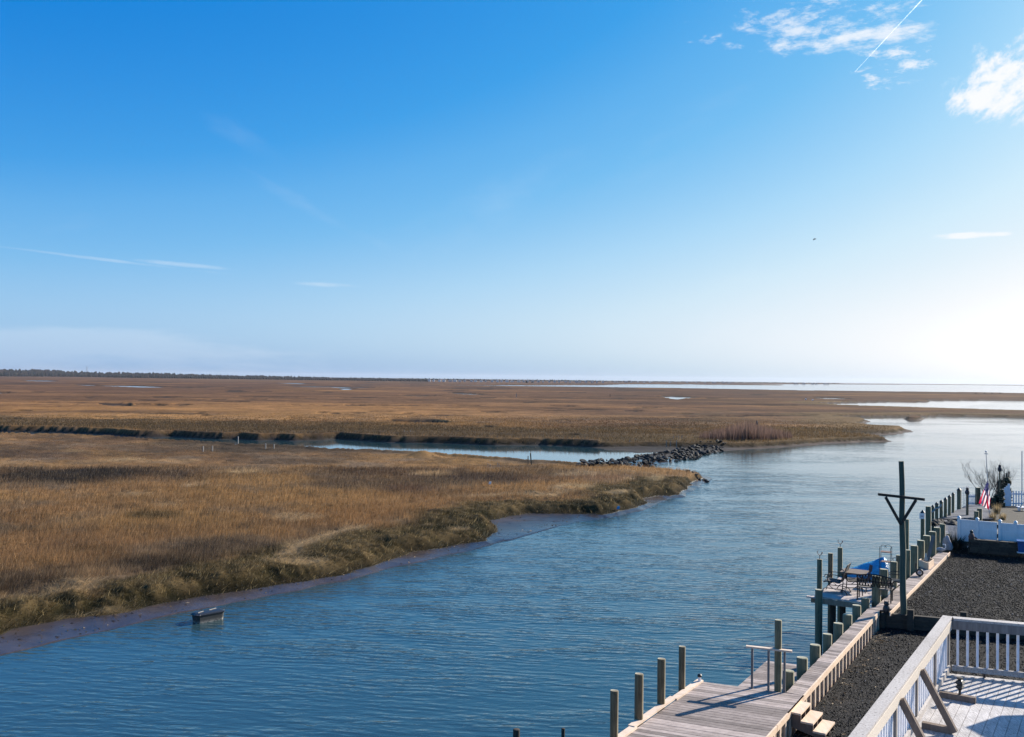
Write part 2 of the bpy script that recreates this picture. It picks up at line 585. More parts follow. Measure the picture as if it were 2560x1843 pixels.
def mk_gravel():
    m_, t = mat('dark_gravel')
    tcn = t.node('ShaderNodeTexCoord').outputs['Object']
    vo = t.node('ShaderNodeTexVoronoi', i_Scale=26.0)
    t.l.new(tcn, vo.inputs['Vector'])
    hsv = t.node('ShaderNodeSeparateColor', i_0=vo.outputs['Color'])
    c = t.ramp(hsv.outputs[0], [(0.0, (0.004, 0.004, 0.005)), (0.6, (0.008, 0.0078, 0.009)), (0.9, (0.020, 0.019, 0.020)), (1.0, (0.09, 0.08, 0.078))])
    big = t.noise(tcn, 0.7, 4, 0.6)
    c = t.mix(t.m('MULTIPLY', t.smooth(big, 0.55, 0.8), 0.4), c, (0.045, 0.035, 0.028))
    setc(t, c)
    t.b.inputs['Roughness'].default_value = 0.85
    t.b.inputs['Specular IOR Level'].default_value = 0.15
    h = t.m('MULTIPLY', t.m('SUBTRACT', 1.0, vo.outputs['Distance']), t.m('ADD', hsv.outputs[1], 0.3))
    bump(t, h, 1.0, 0.05)
    return m_


def mk_sand(name, c1, c2, sc=3.0):
    m_, t = mat(name)
    tcn = t.node('ShaderNodeTexCoord').outputs['Object']
    n = t.noise(tcn, sc, 8, 0.7)
    setc(t, t.ramp(n, [(0.3, c1), (0.7, c2)]))
    t.b.inputs['Roughness'].default_value = 0.95
    bump(t, n, 0.6, 0.06)
    return m_


def mk_rock():
    m_, t = mat('jetty_rock')
    tcn = t.node('ShaderNodeTexCoord').outputs['Object']
    oi = t.node('ShaderNodeObjectInfo').outputs['Random']
    n = t.noise(tcn, 3.0, 7, 0.65)
    c = t.ramp(n, [(0.3, (0.010, 0.010, 0.011)), (0.62, (0.032, 0.032, 0.032)), (0.75, (0.10, 0.095, 0.088))])
    v = t.m('ADD', t.m('MULTIPLY', oi, 0.9), 0.5)
    c = t.mix(1.0, c, t.node('ShaderNodeCombineColor', i_0=v, i_1=v, i_2=v).outputs[0], 'MULTIPLY')
    setc(t, c)
    t.b.inputs['Roughness'].default_value = 0.7
    t.b.inputs['Specular IOR Level'].default_value = 0.2
    bump(t, n, 0.8, 0.15)
    return m_


def mk_tarp():
    m_, t = mat('blue_tarp')
    tcn = t.node('ShaderNodeTexCoord').outputs['Object']
    n = t.noise(t.mapping(tcn, (3, 1, 6), (0, 0.2, 0)), 4, 5, 0.6, 0.5)
    setc(t, t.ramp(n, [(0.3, (0.015, 0.18, 0.36)), (0.7, (0.06, 0.42, 0.66))]))
    t.b.inputs['Roughness'].default_value = 0.35
    bump(t, n, 0.9, 0.06)
    return m_


def mk_forest():
    m_, t = mat('far_wood_foliage')
    tcn = t.node('ShaderNodeTexCoord').outputs['Object']
    n = t.noise(tcn, 0.03, 4, 0.7)
    setc(t, t.ramp(n, [(0.35, (0.010, 0.015, 0.014)), (0.5, (0.022, 0.020, 0.02)), (0.68, (0.048, 0.03, 0.028))]))
    t.b.inputs['Roughness'].default_value = 1.0
    t.b.inputs['Specular IOR Level'].default_value = 0.1
    return m_


M['water'] = mk_water()
M['ground'] = mk_ground()
M['grass'] = mk_blades('marsh_grass')
M['gravel'] = mk_gravel()
M['lawn'] = mk_sand('dry_lawn', (0.02, 0.018, 0.012), (0.075, 0.06, 0.04))
M['greyboards'] = wood('dark_grey_boards', (0.06, 0.065, 0.075), (0.17, 0.17, 0.185), (0.25, 1, 1), 22, 0.85, 0.3)
M['rock'] = mk_rock()
M['tarp'] = mk_tarp()
M['forest'] = mk_forest()
M['soil'] = mk_sand('planting_soil', (0.015, 0.012, 0.01), (0.05, 0.04, 0.03))

# ------------------------------------------------------------------ terrain
def hash2(ix, iy, s):
    h = (ix.astype(np.int64) * 374761393 + iy.astype(np.int64) * 668265263 + s * 1274126177) & 0x7fffffff
    h = ((h ^ (h >> 13)) * 1274126177) & 0x7fffffff
    h = h ^ (h >> 16)
    return (h & 0xffff) / 65535.0


def vnoise(x, y, s=0):
    ix, iy = np.floor(x), np.floor(y)
    fx, fy = x - ix, y - iy
    fx, fy = fx * fx * (3 - 2 * fx), fy * fy * (3 - 2 * fy)
    a, b = hash2(ix, iy, s), hash2(ix + 1, iy, s)
    c, d = hash2(ix, iy + 1, s), hash2(ix + 1, iy + 1, s)
    return (a + (b - a) * fx) * (1 - fy) + (c + (d - c) * fx) * fy


def fbm(x, y, s=0, o=4):
    t, a, tot = 0, 1.0, 0
    for k in range(o):
        t = t + a * vnoise(x * 2 ** k + 17.3 * k, y * 2 ** k - 9.1 * k, s + k)
        tot += a
        a *= 0.55
    return t / tot


def sst(x, lo, hi):
    t = np.clip((x - lo) / (hi - lo), 0, 1)
    return t * t * (3 - 2 * t)


def poly_world(pts, z):
    return np.array([P(x, y, z)[:2] for x, y in pts])


def sdf(X, Y, poly):
    """signed distance, positive inside"""
    d2 = np.full(X.shape, 1e18)
    ins = np.zeros(X.shape, dtype=bool)
    n = len(poly)
    for i in range(n):
        ax, ay = poly[i]
        bx, by = poly[(i + 1) % n]
        ex, ey = bx - ax, by - ay
        wx, wy = X - ax, Y - ay
        t = np.clip((wx * ex + wy * ey) / (ex * ex + ey * ey + 1e-12), 0, 1)
        np.minimum(d2, (wx - ex * t) ** 2 + (wy - ey * t) ** 2, out=d2)
        if ey != 0:
            c = ((ay > Y) != (by > Y)) & (X < ex * (Y - ay) / ey + ax)
            ins ^= c
    return np.where(ins, 1, -1) * np.sqrt(d2)


# shorelines traced in photo pixels, laid on the ground plane
A_S_GRASS = [(0, 1590), (40, 1571), (167, 1547), (278, 1537), (397, 1511), (516, 1487), (675, 1463), (774, 1452), (857, 1434), (945, 1412),
             (1020, 1381), (1153, 1359), (1214, 1352), (1241, 1326), (1228, 1300), (1329, 1282), (1435, 1284), (1510, 1286), (1585, 1269),
             (1616, 1253), (1605, 1244), (1699, 1236), (1712, 1217), (1735, 1206), (1757, 1198)]
A_S_MUD = [(0, 1640), (200, 1592), (400, 1545), (600, 1503), (740, 1478), (888, 1443), (998, 1417), (1109, 1390), (1175, 1377), (1241, 1359),
           (1351, 1330), (1439, 1306), (1505, 1297), (1638, 1262), (1726, 1229), (1762, 1209), (1780, 1198)]
A_N_GRASS = [(1750, 1193), (1715, 1187), (1690, 1184), (1668, 1181), (1614, 1178), (1540, 1170), (1451, 1163), (1380, 1158), (1316, 1156), (1284, 1152), (1177, 1143),
             (1078, 1137), (998, 1133), (931, 1129), (840, 1126), (803, 1125), (784, 1121), (683, 1117), (595, 1114), (496, 1107), (397, 1102),
             (278, 1093), (119, 1088), (20, 1085), (-500, 1072)]
A_N_MUD = [(1768, 1192), (1690, 1181), (1614, 1175), (1520, 1163), (1451, 1157), (1380, 1155), (1316, 1153), (1284, 1151), (1177, 1141), (1078, 1135), (998, 1131), (931, 1127),
           (840, 1124), (803, 1122), (780, 1118), (683, 1114), (595, 1111), (496, 1105), (397, 1100), (278, 1091), (119, 1086), (20, 1083), (-500, 1070)]
polyA_g = [(-900, 1900), (-300, 1660)] + A_S_GRASS + A_N_GRASS + [(-900, 1065)]
polyA_m = [(-900, 1960), (-300, 1720)] + A_S_MUD + A_N_MUD + [(-900, 1064)]
B_S = [(-900, 1050), (-300, 1066), (20, 1077), (99, 1078), (200, 1081), (278, 1085), (330, 1090), (389, 1091), (430, 1090), (476, 1093), (556, 1096), (595, 1096), (643, 1099), (694, 1098),
       (734, 1100), (810, 1098), (845, 1095), (900, 1099), (975, 1104), (1117, 1106), (1236, 1111), (1356, 1111), (1451, 1114), (1522, 1118),
       (1600, 1116), (1680, 1117), (1760, 1118), (1812, 1119), (1896, 1118), (1981, 1113), (2066, 1106), (2150, 1103), (2214, 1101), (2193, 1096), (2150, 1091), (2099, 1086.5),
       (2150, 1086), (2218, 1084), (2265, 1077), (2252, 1071), (2193, 1069), (2146, 1063.5), (2150, 1058), (2165, 1053), (2150, 1048),
       (2087, 1045), (2078, 1042.5), (2129, 1041), (2235, 1041), (2362, 1040), (2489, 1042), (2560, 1044), (2800, 1045),
       (2800, 1034), (2514, 1028), (2362, 1023.5), (2193, 1018), (2099, 1015), (2057, 1011), (2040, 1009.3), (2049, 1008), (2150, 1005.3), (2235, 1003.5),
       (2324, 1004.5), (2320, 1002), (2256, 1001), (2447, 1000.5), (2560, 1002.5), (2900, 1005),
       (2900, 987), (2560, 984), (2447, 982), (2129, 978.6), (2000, 977), (1897, 975), (1712, 971.6), (1500, 968.6), (1331, 966.6),
       (1132, 965.0), (1077, 964.7), (1131, 963.5), (1331, 963.2), (1441, 962.6), (1500, 962.8), (1560, 960.6), (1660, 960.8), (1738, 961.6), (1950, 963.2), (1960, 962.2),
       (1800, 960.2), (2120, 961.0), (2250, 961.6), (2260, 960.6), (2000, 957.8), (1800, 956.0), (1600, 953.6), (1400, 950.5), (1100, 947.2), (800, 944.0), (400, 940), (0, 936), (-900, 927)]
polyB_g = B_S
polyB_m = None
ISLET = [(2262, 1046.5), (2275, 1044), (2300, 1044.5), (2309, 1047), (2290, 1049.5), (2268, 1049)]
MUDSPIT = [(1452, 1112), (1540, 1112), (1660, 1114), (1700, 1122), (1650, 1130), (1590, 1131), (1560, 1127), (1512, 1124)]
FARSHORE = [(2130, 960.2), (2600, 964.5), (3000, 968), (3000, 967), (2600, 963.4), (2150, 959.2)]

NC, NR = 820, 1290
az = np.linspace(R(-38), R(38), NC)
# rows denser on screen below the horizon
rr = np.concatenate([1.0 / np.linspace(1 / 23.0, 1 / 420.0, 1120), np.geomspace(421.5, 12500, NR - 1120)])
AZ, RR = np.meshgrid(az, rr)
GX, GY = RR * np.sin(AZ), RR * np.cos(AZ)


def to_px(X, Y, Z):
    dx, dy, dz = X, Y, Z - CAMZ
    a = dx * fw.x + dy * fw.y + dz * fw.z
    b = dx * rt.x + dy * rt.y + dz * rt.z
    c = dx * up.x + dy * up.y + dz * up.z
    return PW / 2 + FPX * b / a, PH / 2 - FPX * c / a


sel = np.ones(GX.shape, bool)
wob = (fbm(GX * 0.45, GY * 0.45, 3, 3) - 0.5) * 2
wob2 = (fbm(GX * 0.07, GY * 0.07, 5, 3) - 0.5) * 2
amp1 = np.clip(RR / 60, 0.5, 3.0)
sA = sdf(GX, GY, poly_world(polyA_g, 0.18)) + wob * 0.45 * amp1
sAm = sdf(GX, GY, poly_world(polyA_m, 0.0)) + wob * 0.25
sB = sdf(GX, GY, poly_world(polyB_g, 0.12)) + np.where(RR < 700, wob * 0.22 * amp1, 0)
sI = sdf(GX, GY, poly_world(ISLET, 0.1))
sMS = sdf(GX, GY, poly_world(MUDSPIT, 0.05)) + wob * 0.6
sF = sdf(GX, GY, poly_world(FARSHORE, 0.0))
sG = np.maximum(np.maximum(sA, sB), np.maximum(sI, sF))
PXg0 = to_px(GX, GY, 0.0)[0]
sM = np.maximum(np.maximum(sAm, sB + np.where((PXg0 > 1700) & (RR < 240), 1.1, 0.5) * np.clip(1.1 - np.abs(wob2), 0.3, 1)), np.maximum(sG + 0.4, sMS))
PXg, PYg = to_px(GX, GY, 0.7)

# ditches and pools in the marsh: (x0,y0,x1,y1,half thickness px, depth)
DIPS = [(965, 1049, 1120, 1053.5, 3.2, 1.0), (255, 1009, 330, 1011, 2.2, 1.0), (375, 1010.5, 410, 1011.5, 1.6, 1.0), (430, 1010, 470, 1011, 1.5, .6),
        (187, 961, 254, 963, 0.9, .8), (254, 963, 417, 967, 1.5, 1.0), (417, 967, 516, 969.5, 1.0, .8), (-40, 980, 28, 980.5, 1.8, 1.0),
        (720, 964.5, 945, 969, 1.0, .9), (845, 970.5, 885, 971.5, 1.3, 1.0), (1650, 990, 1742, 992.5, 2.0, .8), (1674, 993.5, 1710, 994.5, 2.2, 1.1),
        (2035, 993, 2120, 995.5, 1.8, .8), (1010, 987.5, 1090, 988.5, 1.5, .8), (1128, 981, 1215, 985.5, 1.4, .8), (1265, 991.5, 1630, 997.5, 1.0, .7),
        (740, 1012, 1130, 1013, 1.0, .5), (1200, 1064.5, 1232, 1066.5, 1.6, .8), (60, 951, 140, 952, 1.0, .7), (690, 957, 760, 958, .8, .6),
        (100, 1005, 320, 1007, 1.2, .5), (1040, 1036, 1160, 1038, 1.2, .4), (1130, 970, 1290, 972, .8, .6), (460, 1000, 560, 998, 1.0, .5),
        (40, 1025, 75, 1026, 1.0, .4), (500, 1037, 520, 1037.5, 1.0, .6), (650, 1048, 690, 1050, 1.2, .5), (1400, 1085, 1450, 1086, 1.2, .4),
        (600, 990, 760, 993, 0.9, .4), (1350, 1020, 1600, 1026, 1.0, .35), (1700, 1040, 2040, 1037, 1.2, .5), (300, 1030, 520, 1034, 1.2, .3), (1560, 975, 1690, 977, .8, .6),
        (1820, 1010, 1990, 1013, 1.0, .5)]
g = np.random.default_rng(202)
for _ in range(110):
    y0 = 958 + 115 * g.uniform(0, 1) ** 1.5
    x0 = g.uniform(-40, 1900)
    w_ = g.uniform(6, 26) * (1 + 40 / (y0 - 935))
    DIPS.append((x0 - w_, y0 + .0102 * (x0 - w_ - 1280) * .6, x0 + w_, y0 + .0102 * (x0 + w_ - 1280) * .6 + g.uniform(-1.5, 1.5), g.uniform(.5, 1.0), g.uniform(.25, .6)))
dip = np.zeros(GX.shape)
nz = (fbm(GX * 0.05, GY * 0.02, 21, 3) - 0.5) * 2
for x0, y0, x1, y1, h, dep in DIPS:
    ex, ey = x1 - x0, y1 - y0
    t = np.clip(((PXg - x0) * ex + (PYg - y0) * ey) / (ex * ex + ey * ey), 0, 1)
    taper = 1.5 * h * (0.35 + 0.65 * np.sqrt(np.clip(4 * t * (1 - t), 0, 1)))
    dxp = np.maximum(np.abs(PXg - (x0 + ex * t)) - 0, 0) / 12
    d = np.sqrt((PYg - (y0 + ey * t)) ** 2 + dxp ** 2) / taper + nz * 0.35
    dip = np.maximum(dip, dep * (1 - sst(d, 0.75, 1.15)))

bank = sst(sG, 0.0, np.where(RR > 75, 0.55, 1.0))
mudz = 0.02 + 0.13 * np.clip(sM / (sM - sG + 1e-6), 0, 1)
Z = np.where(sG > 0, 0.15 + 0.50 * bank, np.where(sM > 0, mudz, -np.clip(-sM * 0.12, 0.03, 1.5)))
rough = (fbm(GX * 0.5, GY * 0.5, 31, 4) - 0.5)
Z += np.where(sG > 0, rough * 0.5 * sst(sG, 0, 4) * np.clip(1 - RR / 900, 0.15, 1), 0)
Z += np.where((sG <= 0) & (sM > 0), rough * 0.05, 0)
clump = fbm(GX * 1.1, GY * 1.1, 37, 3)
Z += np.where((sG > 0) & (RR < 200), np.where(PYg > 1190, 1.0, 0.08) * (0.85 * (clump - 0.5) + 0.5 * (fbm(GX * 0.45, GY * 0.45, 39, 2) - 0.5)) * np.exp(-np.maximum(sG, 0) / 3.0) * sst(sG, 0, 0.9), 0)
Z = np.where((sA > 0) & (PYg < 1170), Z - 0.40 * sst(1172 - PYg, 0, 20) * sst(sA, 0, 1.5), Z)
Z -= dip * np.where(sG > 0, 0.95, 0)
Z += np.where((sB > 0) & (RR < 220) & (PXg < 1500), 0.28 * sst(sB, 0, .5) * np.exp(-np.maximum(sB, 0) / 7.0), 0)
# the hummock on the creek bank
hx, hy = P(1055, 1128, 0.9)[:2]
Z += 0.7 * np.exp(-((GX - hx) ** 2 + (GY - hy) ** 2) / 2.2)
# low mound under the jetty stones
JET = [(1440, 1160), (1500, 1156), (1560, 1156), (1610, 1150), (1650, 1140), (1700, 1130), (1760, 1121), (1812, 1117)]
jw = [P(x, y, 0.2) for x, y in JET]
dj = np.full(GX.shape, 1e9)
for a_, b_ in zip(jw[:-1], jw[1:]):
    ex, ey = b_.x - a_.x, b_.y - a_.y
    t = np.clip(((GX - a_.x) * ex + (GY - a_.y) * ey) / (ex * ex + ey * ey), 0, 1)
    dj = np.minimum(dj, np.hypot(GX - a_.x - ex * t, GY - a_.y - ey * t))
Z = np.maximum(Z, 0.24 - dj * 0.085)
# far land stays above the water at the horizon
Z = np.where((sG > 30) & (RR > 900), np.maximum(Z, 0.5) - dip * 0.9, Z)

# ---- vegetation colours
ELLN = (fbm(GX * 0.16, GY * 0.16, 41, 4) - 0.5) * 1.5


def ell(cx, cy, rx, ry, soft=0.6):
    d = np.sqrt(((PXg - cx) / rx) ** 2 + ((PYg - cy) / ry) ** 2) + ELLN
    return 1 - sst(d, 1 - soft, 1 + soft * 0.4)


def lerpc(c, col, f):
    return c + (np.array(col) - c) * f[..., None]


n1 = fbm(GX * 0.035, GY * 0.035, 51, 5)
n2 = fbm(GX * 0.21, GY * 0.21, 61, 4)
C = np.zeros(GX.shape + (3,))
C[:] = (0.250, 0.150, 0.075)
C = lerpc(C, (0.310, 0.190, 0.085), sst(n1, 0.45, 0.65))
C = lerpc(C, (0.150, 0.095, 0.058), sst(n1, 0.50, 0.28))
C = lerpc(C, (0.20, 0.15, 0.105), sst(n2, 0.46, 0.66) * 0.8)
n3 = fbm(GX * 0.09 + 40, GY * 0.13, 66, 4)
C = lerpc(C, (0.115, 0.078, 0.05), sst(n3, 0.50, 0.70) * 0.75)
C = lerpc(C, (0.36, 0.225, 0.105), sst(n3, 0.46, 0.28) * 0.6)
far = sst(RR, 90, 260)
farc = np.zeros_like(C)
farc[:] = (0.200, 0.120, 0.068)
farc = lerpc(farc, (0.32, 0.185, 0.07), sst(PYg, 995, 1035) * sst(1250 - PXg, -300, 500) * 0.9)
farc = lerpc(farc, (0.125, 0.075, 0.052), sst(PXg, 1250, 1750))
farc = lerpc(farc, (0.120, 0.072, 0.052), sst(1000 - PYg, 0, 40) * 0.85)
nb = fbm(GX * 0.010, GY * 0.022, 71, 5)
farc = lerpc(farc, (0.14, 0.085, 0.05), sst(nb, 0.52, 0.72) * 0.55)
farc = lerpc(farc, (0.36, 0.21, 0.09), sst(nb, 0.45, 0.25) * 0.5)
nb2 = fbm(GX * 0.022, GY * 0.05, 75, 4)
farc = lerpc(farc, (0.11, 0.068, 0.042), sst(nb2, 0.56, 0.72) * 0.6)
farc = lerpc(farc, (0.33, 0.20, 0.10), sst(nb2, 0.42, 0.28) * 0.4)
farc = farc * np.array((0.70, 0.64, 0.58)) * (1 - 0.18 * sst(PXg, 1000, 1900))[..., None]
C = C + (farc - C) * far[..., None]
# olive belt on the north creek bank
olive = sst(sB, 0.3, 3) * sst(34 + 14 * (n2 - .5) * 2 - sB, -6, 12) * sst(1900 - PXg, 0, 250) * (RR < 400)
C = lerpc(C, (0.088, 0.063, 0.034), olive * 0.85)
olive2 = sst(14 - sB, -3, 6) * (sB > 0) * (PXg > 1500) * (RR < 420)
C = lerpc(C, (0.12, 0.085, 0.042), olive2 * 0.7)
# patches of the near marsh
for (cx, cy, rx, ry, col, f) in [
        (190, 1190, 300, 24, (0.040, 0.033, 0.028), 0.95), (470, 1188, 140, 18, (0.06, 0.042, 0.032), 0.8), (100, 1128, 200, 14, (0.10, 0.07, 0.05), 0.7),
        (600, 1105, 300, 16, (0.085, 0.065, 0.045), 0.8), (590, 1180, 90, 7, (0.50, 0.36, 0.20), 0.9), (480, 1212, 45, 5, (0.5, 0.38, 0.24), 0.8),
        (400, 1405, 150, 26, (0.048, 0.036, 0.028), 0.9), (560, 1375, 190, 18, (0.10, 0.075, 0.055), 0.8), (375, 1290, 75, 12, (0.085, 0.062, 0.03), 0.85),
        (240, 1375, 90, 12, (0.10, 0.065, 0.035), 0.8), (60, 1460, 120, 28, (0.075, 0.055, 0.04), 0.85), (250, 1440, 250, 30, (0.20, 0.15, 0.105), 0.5),
        (1010, 1180, 210, 18, (0.085, 0.055, 0.038), 0.85), (1200, 1196, 120, 14, (0.07, 0.05, 0.04), 0.8), (1080, 1182, 70, 7, (0.42, 0.30, 0.17), 0.8),
        (1130, 1165, 45, 7, (0.45, 0.30, 0.17), 0.7), (1020, 1222, 70, 8, (0.10, 0.06, 0.045), 0.7), (1500, 1195, 180, 10, (0.22, 0.13, 0.08), 0.7),
        (1440, 1186, 90, 6, (0.5, 0.38, 0.24), 0.6), (900, 1290, 240, 30, (0.27, 0.155, 0.07), 0.7), (500, 1250, 300, 28, (0.30, 0.18, 0.08), 0.6),
        (930, 1345, 160, 16, (0.20, 0.15, 0.11), 0.6), (40, 1320, 120, 10, (0.12, 0.085, 0.05), 0.6)]:
    C = lerpc(C, col, ell(cx, cy, rx, ry) * f)
g = np.random.default_rng(303)
straw0 = np.zeros(GX.shape)
for _ in range(46):
    cx, cy = g.uniform(-20, 1500), g.uniform(1115, 1480)
    rx = g.uniform(18, 95) * (cy - 900) / 400
    e = ell(cx, cy, rx, rx * g.uniform(.07, .14)) * g.uniform(.35, .8) * (sA > 3)
    if g.uniform() < .6:
        C = lerpc(C, (0.075, 0.052, 0.036), e)
    else:
        C = lerpc(C, (0.42, 0.30, 0.17), e * .9)
        straw0 = np.maximum(straw0, e)
# green bank with straw wrack on its top
bandw = np.clip(4.5 - 2.2 * sst(900 - PXg, 0, 700), 2.0, 4.5)
nearA = (sA > -0.2) & (sA < 14) & (PYg > 1190)
gb = sst(bandw - sA + (n2 - 0.5) * 5.0 + wob2 * 1.2, -0.8, 1.2) * nearA
olc = np.zeros_like(C); olc[:] = (0.068, 0.053, 0.024)
olc = lerpc(olc, (0.135, 0.100, 0.050), sst(clump, 0.45, 0.7))
olc = lerpc(olc, (0.024, 0.023, 0.010), sst(clump, 0.5, 0.3))  # hollows between tussocks darkened in colour, painting in the shade beneath them
C = C + (olc - C) * gb[..., None]
wr = np.exp(-((sA - bandw - 0.6 + (n2 - .5) * 4) / 0.7) ** 2) * sst(fbm(GX * 0.25, GY * 0.25, 81, 4), 0.50, 0.64) * nearA
C = lerpc(C, (0.52, 0.38, 0.22), wr * 0.9)
straw = np.maximum(wr, straw0)
for (cx, cy, rx, ry) in [(215, 1513, 62, 9), (310, 1500, 60, 7), (1150, 1317, 50, 9), (1450, 1218, 60, 7), (1640, 1195, 30, 8), (1540, 1228, 40, 5), (740, 1402, 70, 7)]:
    e = ell(cx, cy, rx, ry)
    C = lerpc(C, (0.50, 0.37, 0.20), e * 0.9)
    straw = np.maximum(straw, e)
# mud
mudm = (sG <= 0.05)
mc = np.zeros_like(C); mc[:] = (0.034, 0.027, 0.026)
mc = lerpc(mc, (0.058, 0.046, 0.041), sst(n2, 0.4, 0.7))
redmud = sst(PXg, 1750, 1950) * (RR > 90)
mc = lerpc(mc, (0.085, 0.045, 0.034), redmud * 0.7)
Cg = C * np.array((1.04, 0.97, 0.89))
C = np.where(mudm[..., None], mc, C)
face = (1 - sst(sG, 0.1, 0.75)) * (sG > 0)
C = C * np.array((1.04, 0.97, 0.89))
C = lerpc(C, (0.020, 0.017, 0.009), face * 0.9)  # shade of the bank front painted in, over dark wet peat
dip_shade = sst(dip, 0.08, 0.35)
C = lerpc(C, (0.035, 0.024, 0.018), dip_shade * 0.92)  # ditches darkened in colour, painting in the shade of their unlit side
wet = np.where(mudm, np.clip(1.0 - np.clip(sM, 0, 8) / 9.0 * 0.6, 0.3, 1), 0) * np.where(sB > sA, 0.35, 1)
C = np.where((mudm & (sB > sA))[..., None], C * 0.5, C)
soil = np.where(((RR < 170) & ~mudm)[..., None], C * 0.62, C)  # near litter tone darkened to paint in shade between the blades
idx = np.arange(NC * NR).reshape(NR, NC)
F = np.stack([idx[:-1, :-1], idx[:-1, 1:], idx[1:, 1:], idx[1:, :-1]], -1).reshape(-1, 4)
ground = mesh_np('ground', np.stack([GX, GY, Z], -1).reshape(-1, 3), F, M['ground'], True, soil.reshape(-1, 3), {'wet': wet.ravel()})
tag(ground, kind='structure')

wb = MB()
wb.add([(-13000, -2000, 0), (13000, -2000, 0), (13000, 13000, 0), (-13000, 13000, 0)], [(0, 1, 2, 3)])
tag(wb.build('water', M['water']), kind='structure')


# ---- grass blades
def sample(arr, a, r):
    fi = (a - az[0]) / (az[1] - az[0])
    fj = np.interp(r, rr, np.arange(NR))
    i0 = np.clip(fi.astype(int), 0, NC - 2); j0 = np.clip(fj.astype(int), 0, NR - 2)
    fx, fy = fi - i0, fj - j0
    if arr.ndim == 3:
        fx, fy = fx[:, None], fy[:, None]
    return (arr[j0, i0] * (1 - fx) + arr[j0, i0 + 1] * fx) * (1 - fy) + (arr[j0 + 1, i0] * (1 - fx) + arr[j0 + 1, i0 + 1] * fx) * fy


def blades(n, rmin, rmax, hfun, keep, wpx=0.00075, bend=0.5, colfun=None, seed=1, spread=1.0, need=False):
    g = np.random.default_rng(seed)
    a = g.uniform(R(-33), R(33), n)
    r = 1 / g.uniform(1 / rmax, 1 / rmin, n)
    s = sample(sG, a, r); dpp = sample(dip, a, r)
    sa = sample(sA, a, r); sb = sample(sB, a, r)
    px = sample(PXg, a, r); py = sample(PYg, a, r)
    k = (s > 0.0) & (dpp < 0.15) & keep(sa, sb, px, py, r)
    if need:
        k &= sample(straw, a, r) > 0.3
    a, r, s, sa, sb, px, py = (q[k] for q in (a, r, s, sa, sb, px, py))
    x, y, z = r * np.sin(a), r * np.cos(a), sample(Z, a, r)
    c = sample(Cg, a, r)
    st = sample(straw, a, r)
    n = len(a)
    h = hfun(s, sa, sb, px, py, r) * g.uniform(0.55, 1.25, n)
    w = np.maximum(0.012, r * wpx) * g.uniform(0.6, 1.3, n)
    th = g.uniform(0, np.pi, n)
    # blades lean with the wind, and droop over the bank
    la = g.normal(0.6, 1.0, n)
    ln = h * g.uniform(0.1, 1.0, n) * bend * spread
    flat_ = np.clip(st, 0, 1) * 0.8
    hz = h * (1 - flat_ * 0.8)
    ln = ln * (1 + flat_ * 1.5)
    dx, dy = np.cos(th) * w / 2, np.sin(th) * w / 2
    tx, ty = np.cos(la) * ln, np.sin(la) * ln
    b0 = np.stack([x - dx, y - dy, z - 0.03], -1)
    b1 = np.stack([x + dx, y + dy, z - 0.03], -1)
    tp = np.stack([x + tx, y + ty, z + hz], -1)
    v = np.stack([b0, b1, tp], 1).reshape(-1, 3)
    c = c * g.uniform(0.55, 1.5, n)[:, None]
    lite = g.uniform(0, 1, n) < 0.10
    c[lite] = c[lite] * 0.5 + np.array((0.40, 0.29, 0.17)) * 0.5
    if colfun is not None:
        c = colfun(c, g, n)
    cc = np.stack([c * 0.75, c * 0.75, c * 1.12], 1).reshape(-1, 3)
    return v, np.arange(n * 3).reshape(-1, 3), cc


def hgrass(s, sa, sb, px, py, r):
    h = np.full(len(r), 0.33) * np.where((sa > 0) & (py < 1165), 0.32, 1.0)
    h = np.where((sa > 0) & (sa < 4.0) & (py > 1190), 0.15, h)
    h = np.where((sb > 0) & (sb < 2.5), 0.40, h)
    return h * np.clip(s / 0.8, 0.45, 1)


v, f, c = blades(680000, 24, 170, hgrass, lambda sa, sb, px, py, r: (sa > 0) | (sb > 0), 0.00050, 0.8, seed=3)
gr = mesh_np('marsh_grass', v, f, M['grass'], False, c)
tag(gr, kind='stuff')
v, f, c = blades(90000, 135, 210, lambda s, sa, sb, px, py, r: 0.26 * np.clip(s / 3, 0.3, 1) * np.clip((215 - r) / 50, 0.2, 1), lambda sa, sb, px, py, r: (r > 140) & (sb > 1.0), 0.0008, 0.9, seed=5)
gf = mesh_np('distant_marsh_grass', v, f, M['grass'], False, c)
tag(gf, kind='stuff')
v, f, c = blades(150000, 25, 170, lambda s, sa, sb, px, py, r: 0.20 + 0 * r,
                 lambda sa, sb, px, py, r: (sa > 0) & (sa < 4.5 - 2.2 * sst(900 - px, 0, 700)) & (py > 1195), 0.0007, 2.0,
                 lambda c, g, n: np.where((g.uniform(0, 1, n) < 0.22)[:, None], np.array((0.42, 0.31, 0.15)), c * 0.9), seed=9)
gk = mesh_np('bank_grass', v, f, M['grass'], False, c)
tag(gk, kind='stuff')
v, f, c = blades(420000, 25, 170, lambda s, sa, sb, px, py, r: 0.30 + 0 * r,
                 lambda sa, sb, px, py, r: (sa > 0) & (py > 1110), 0.0006, 2.2,
                 lambda c, g, n: (np.array((0.46, 0.33, 0.18)) * .7 + c * .3) * g.uniform(.35, 1.25, n)[:, None], seed=19, need=True)
tag(mesh_np('flattened_straw', v, f, M['grass'], False, c), kind='stuff')
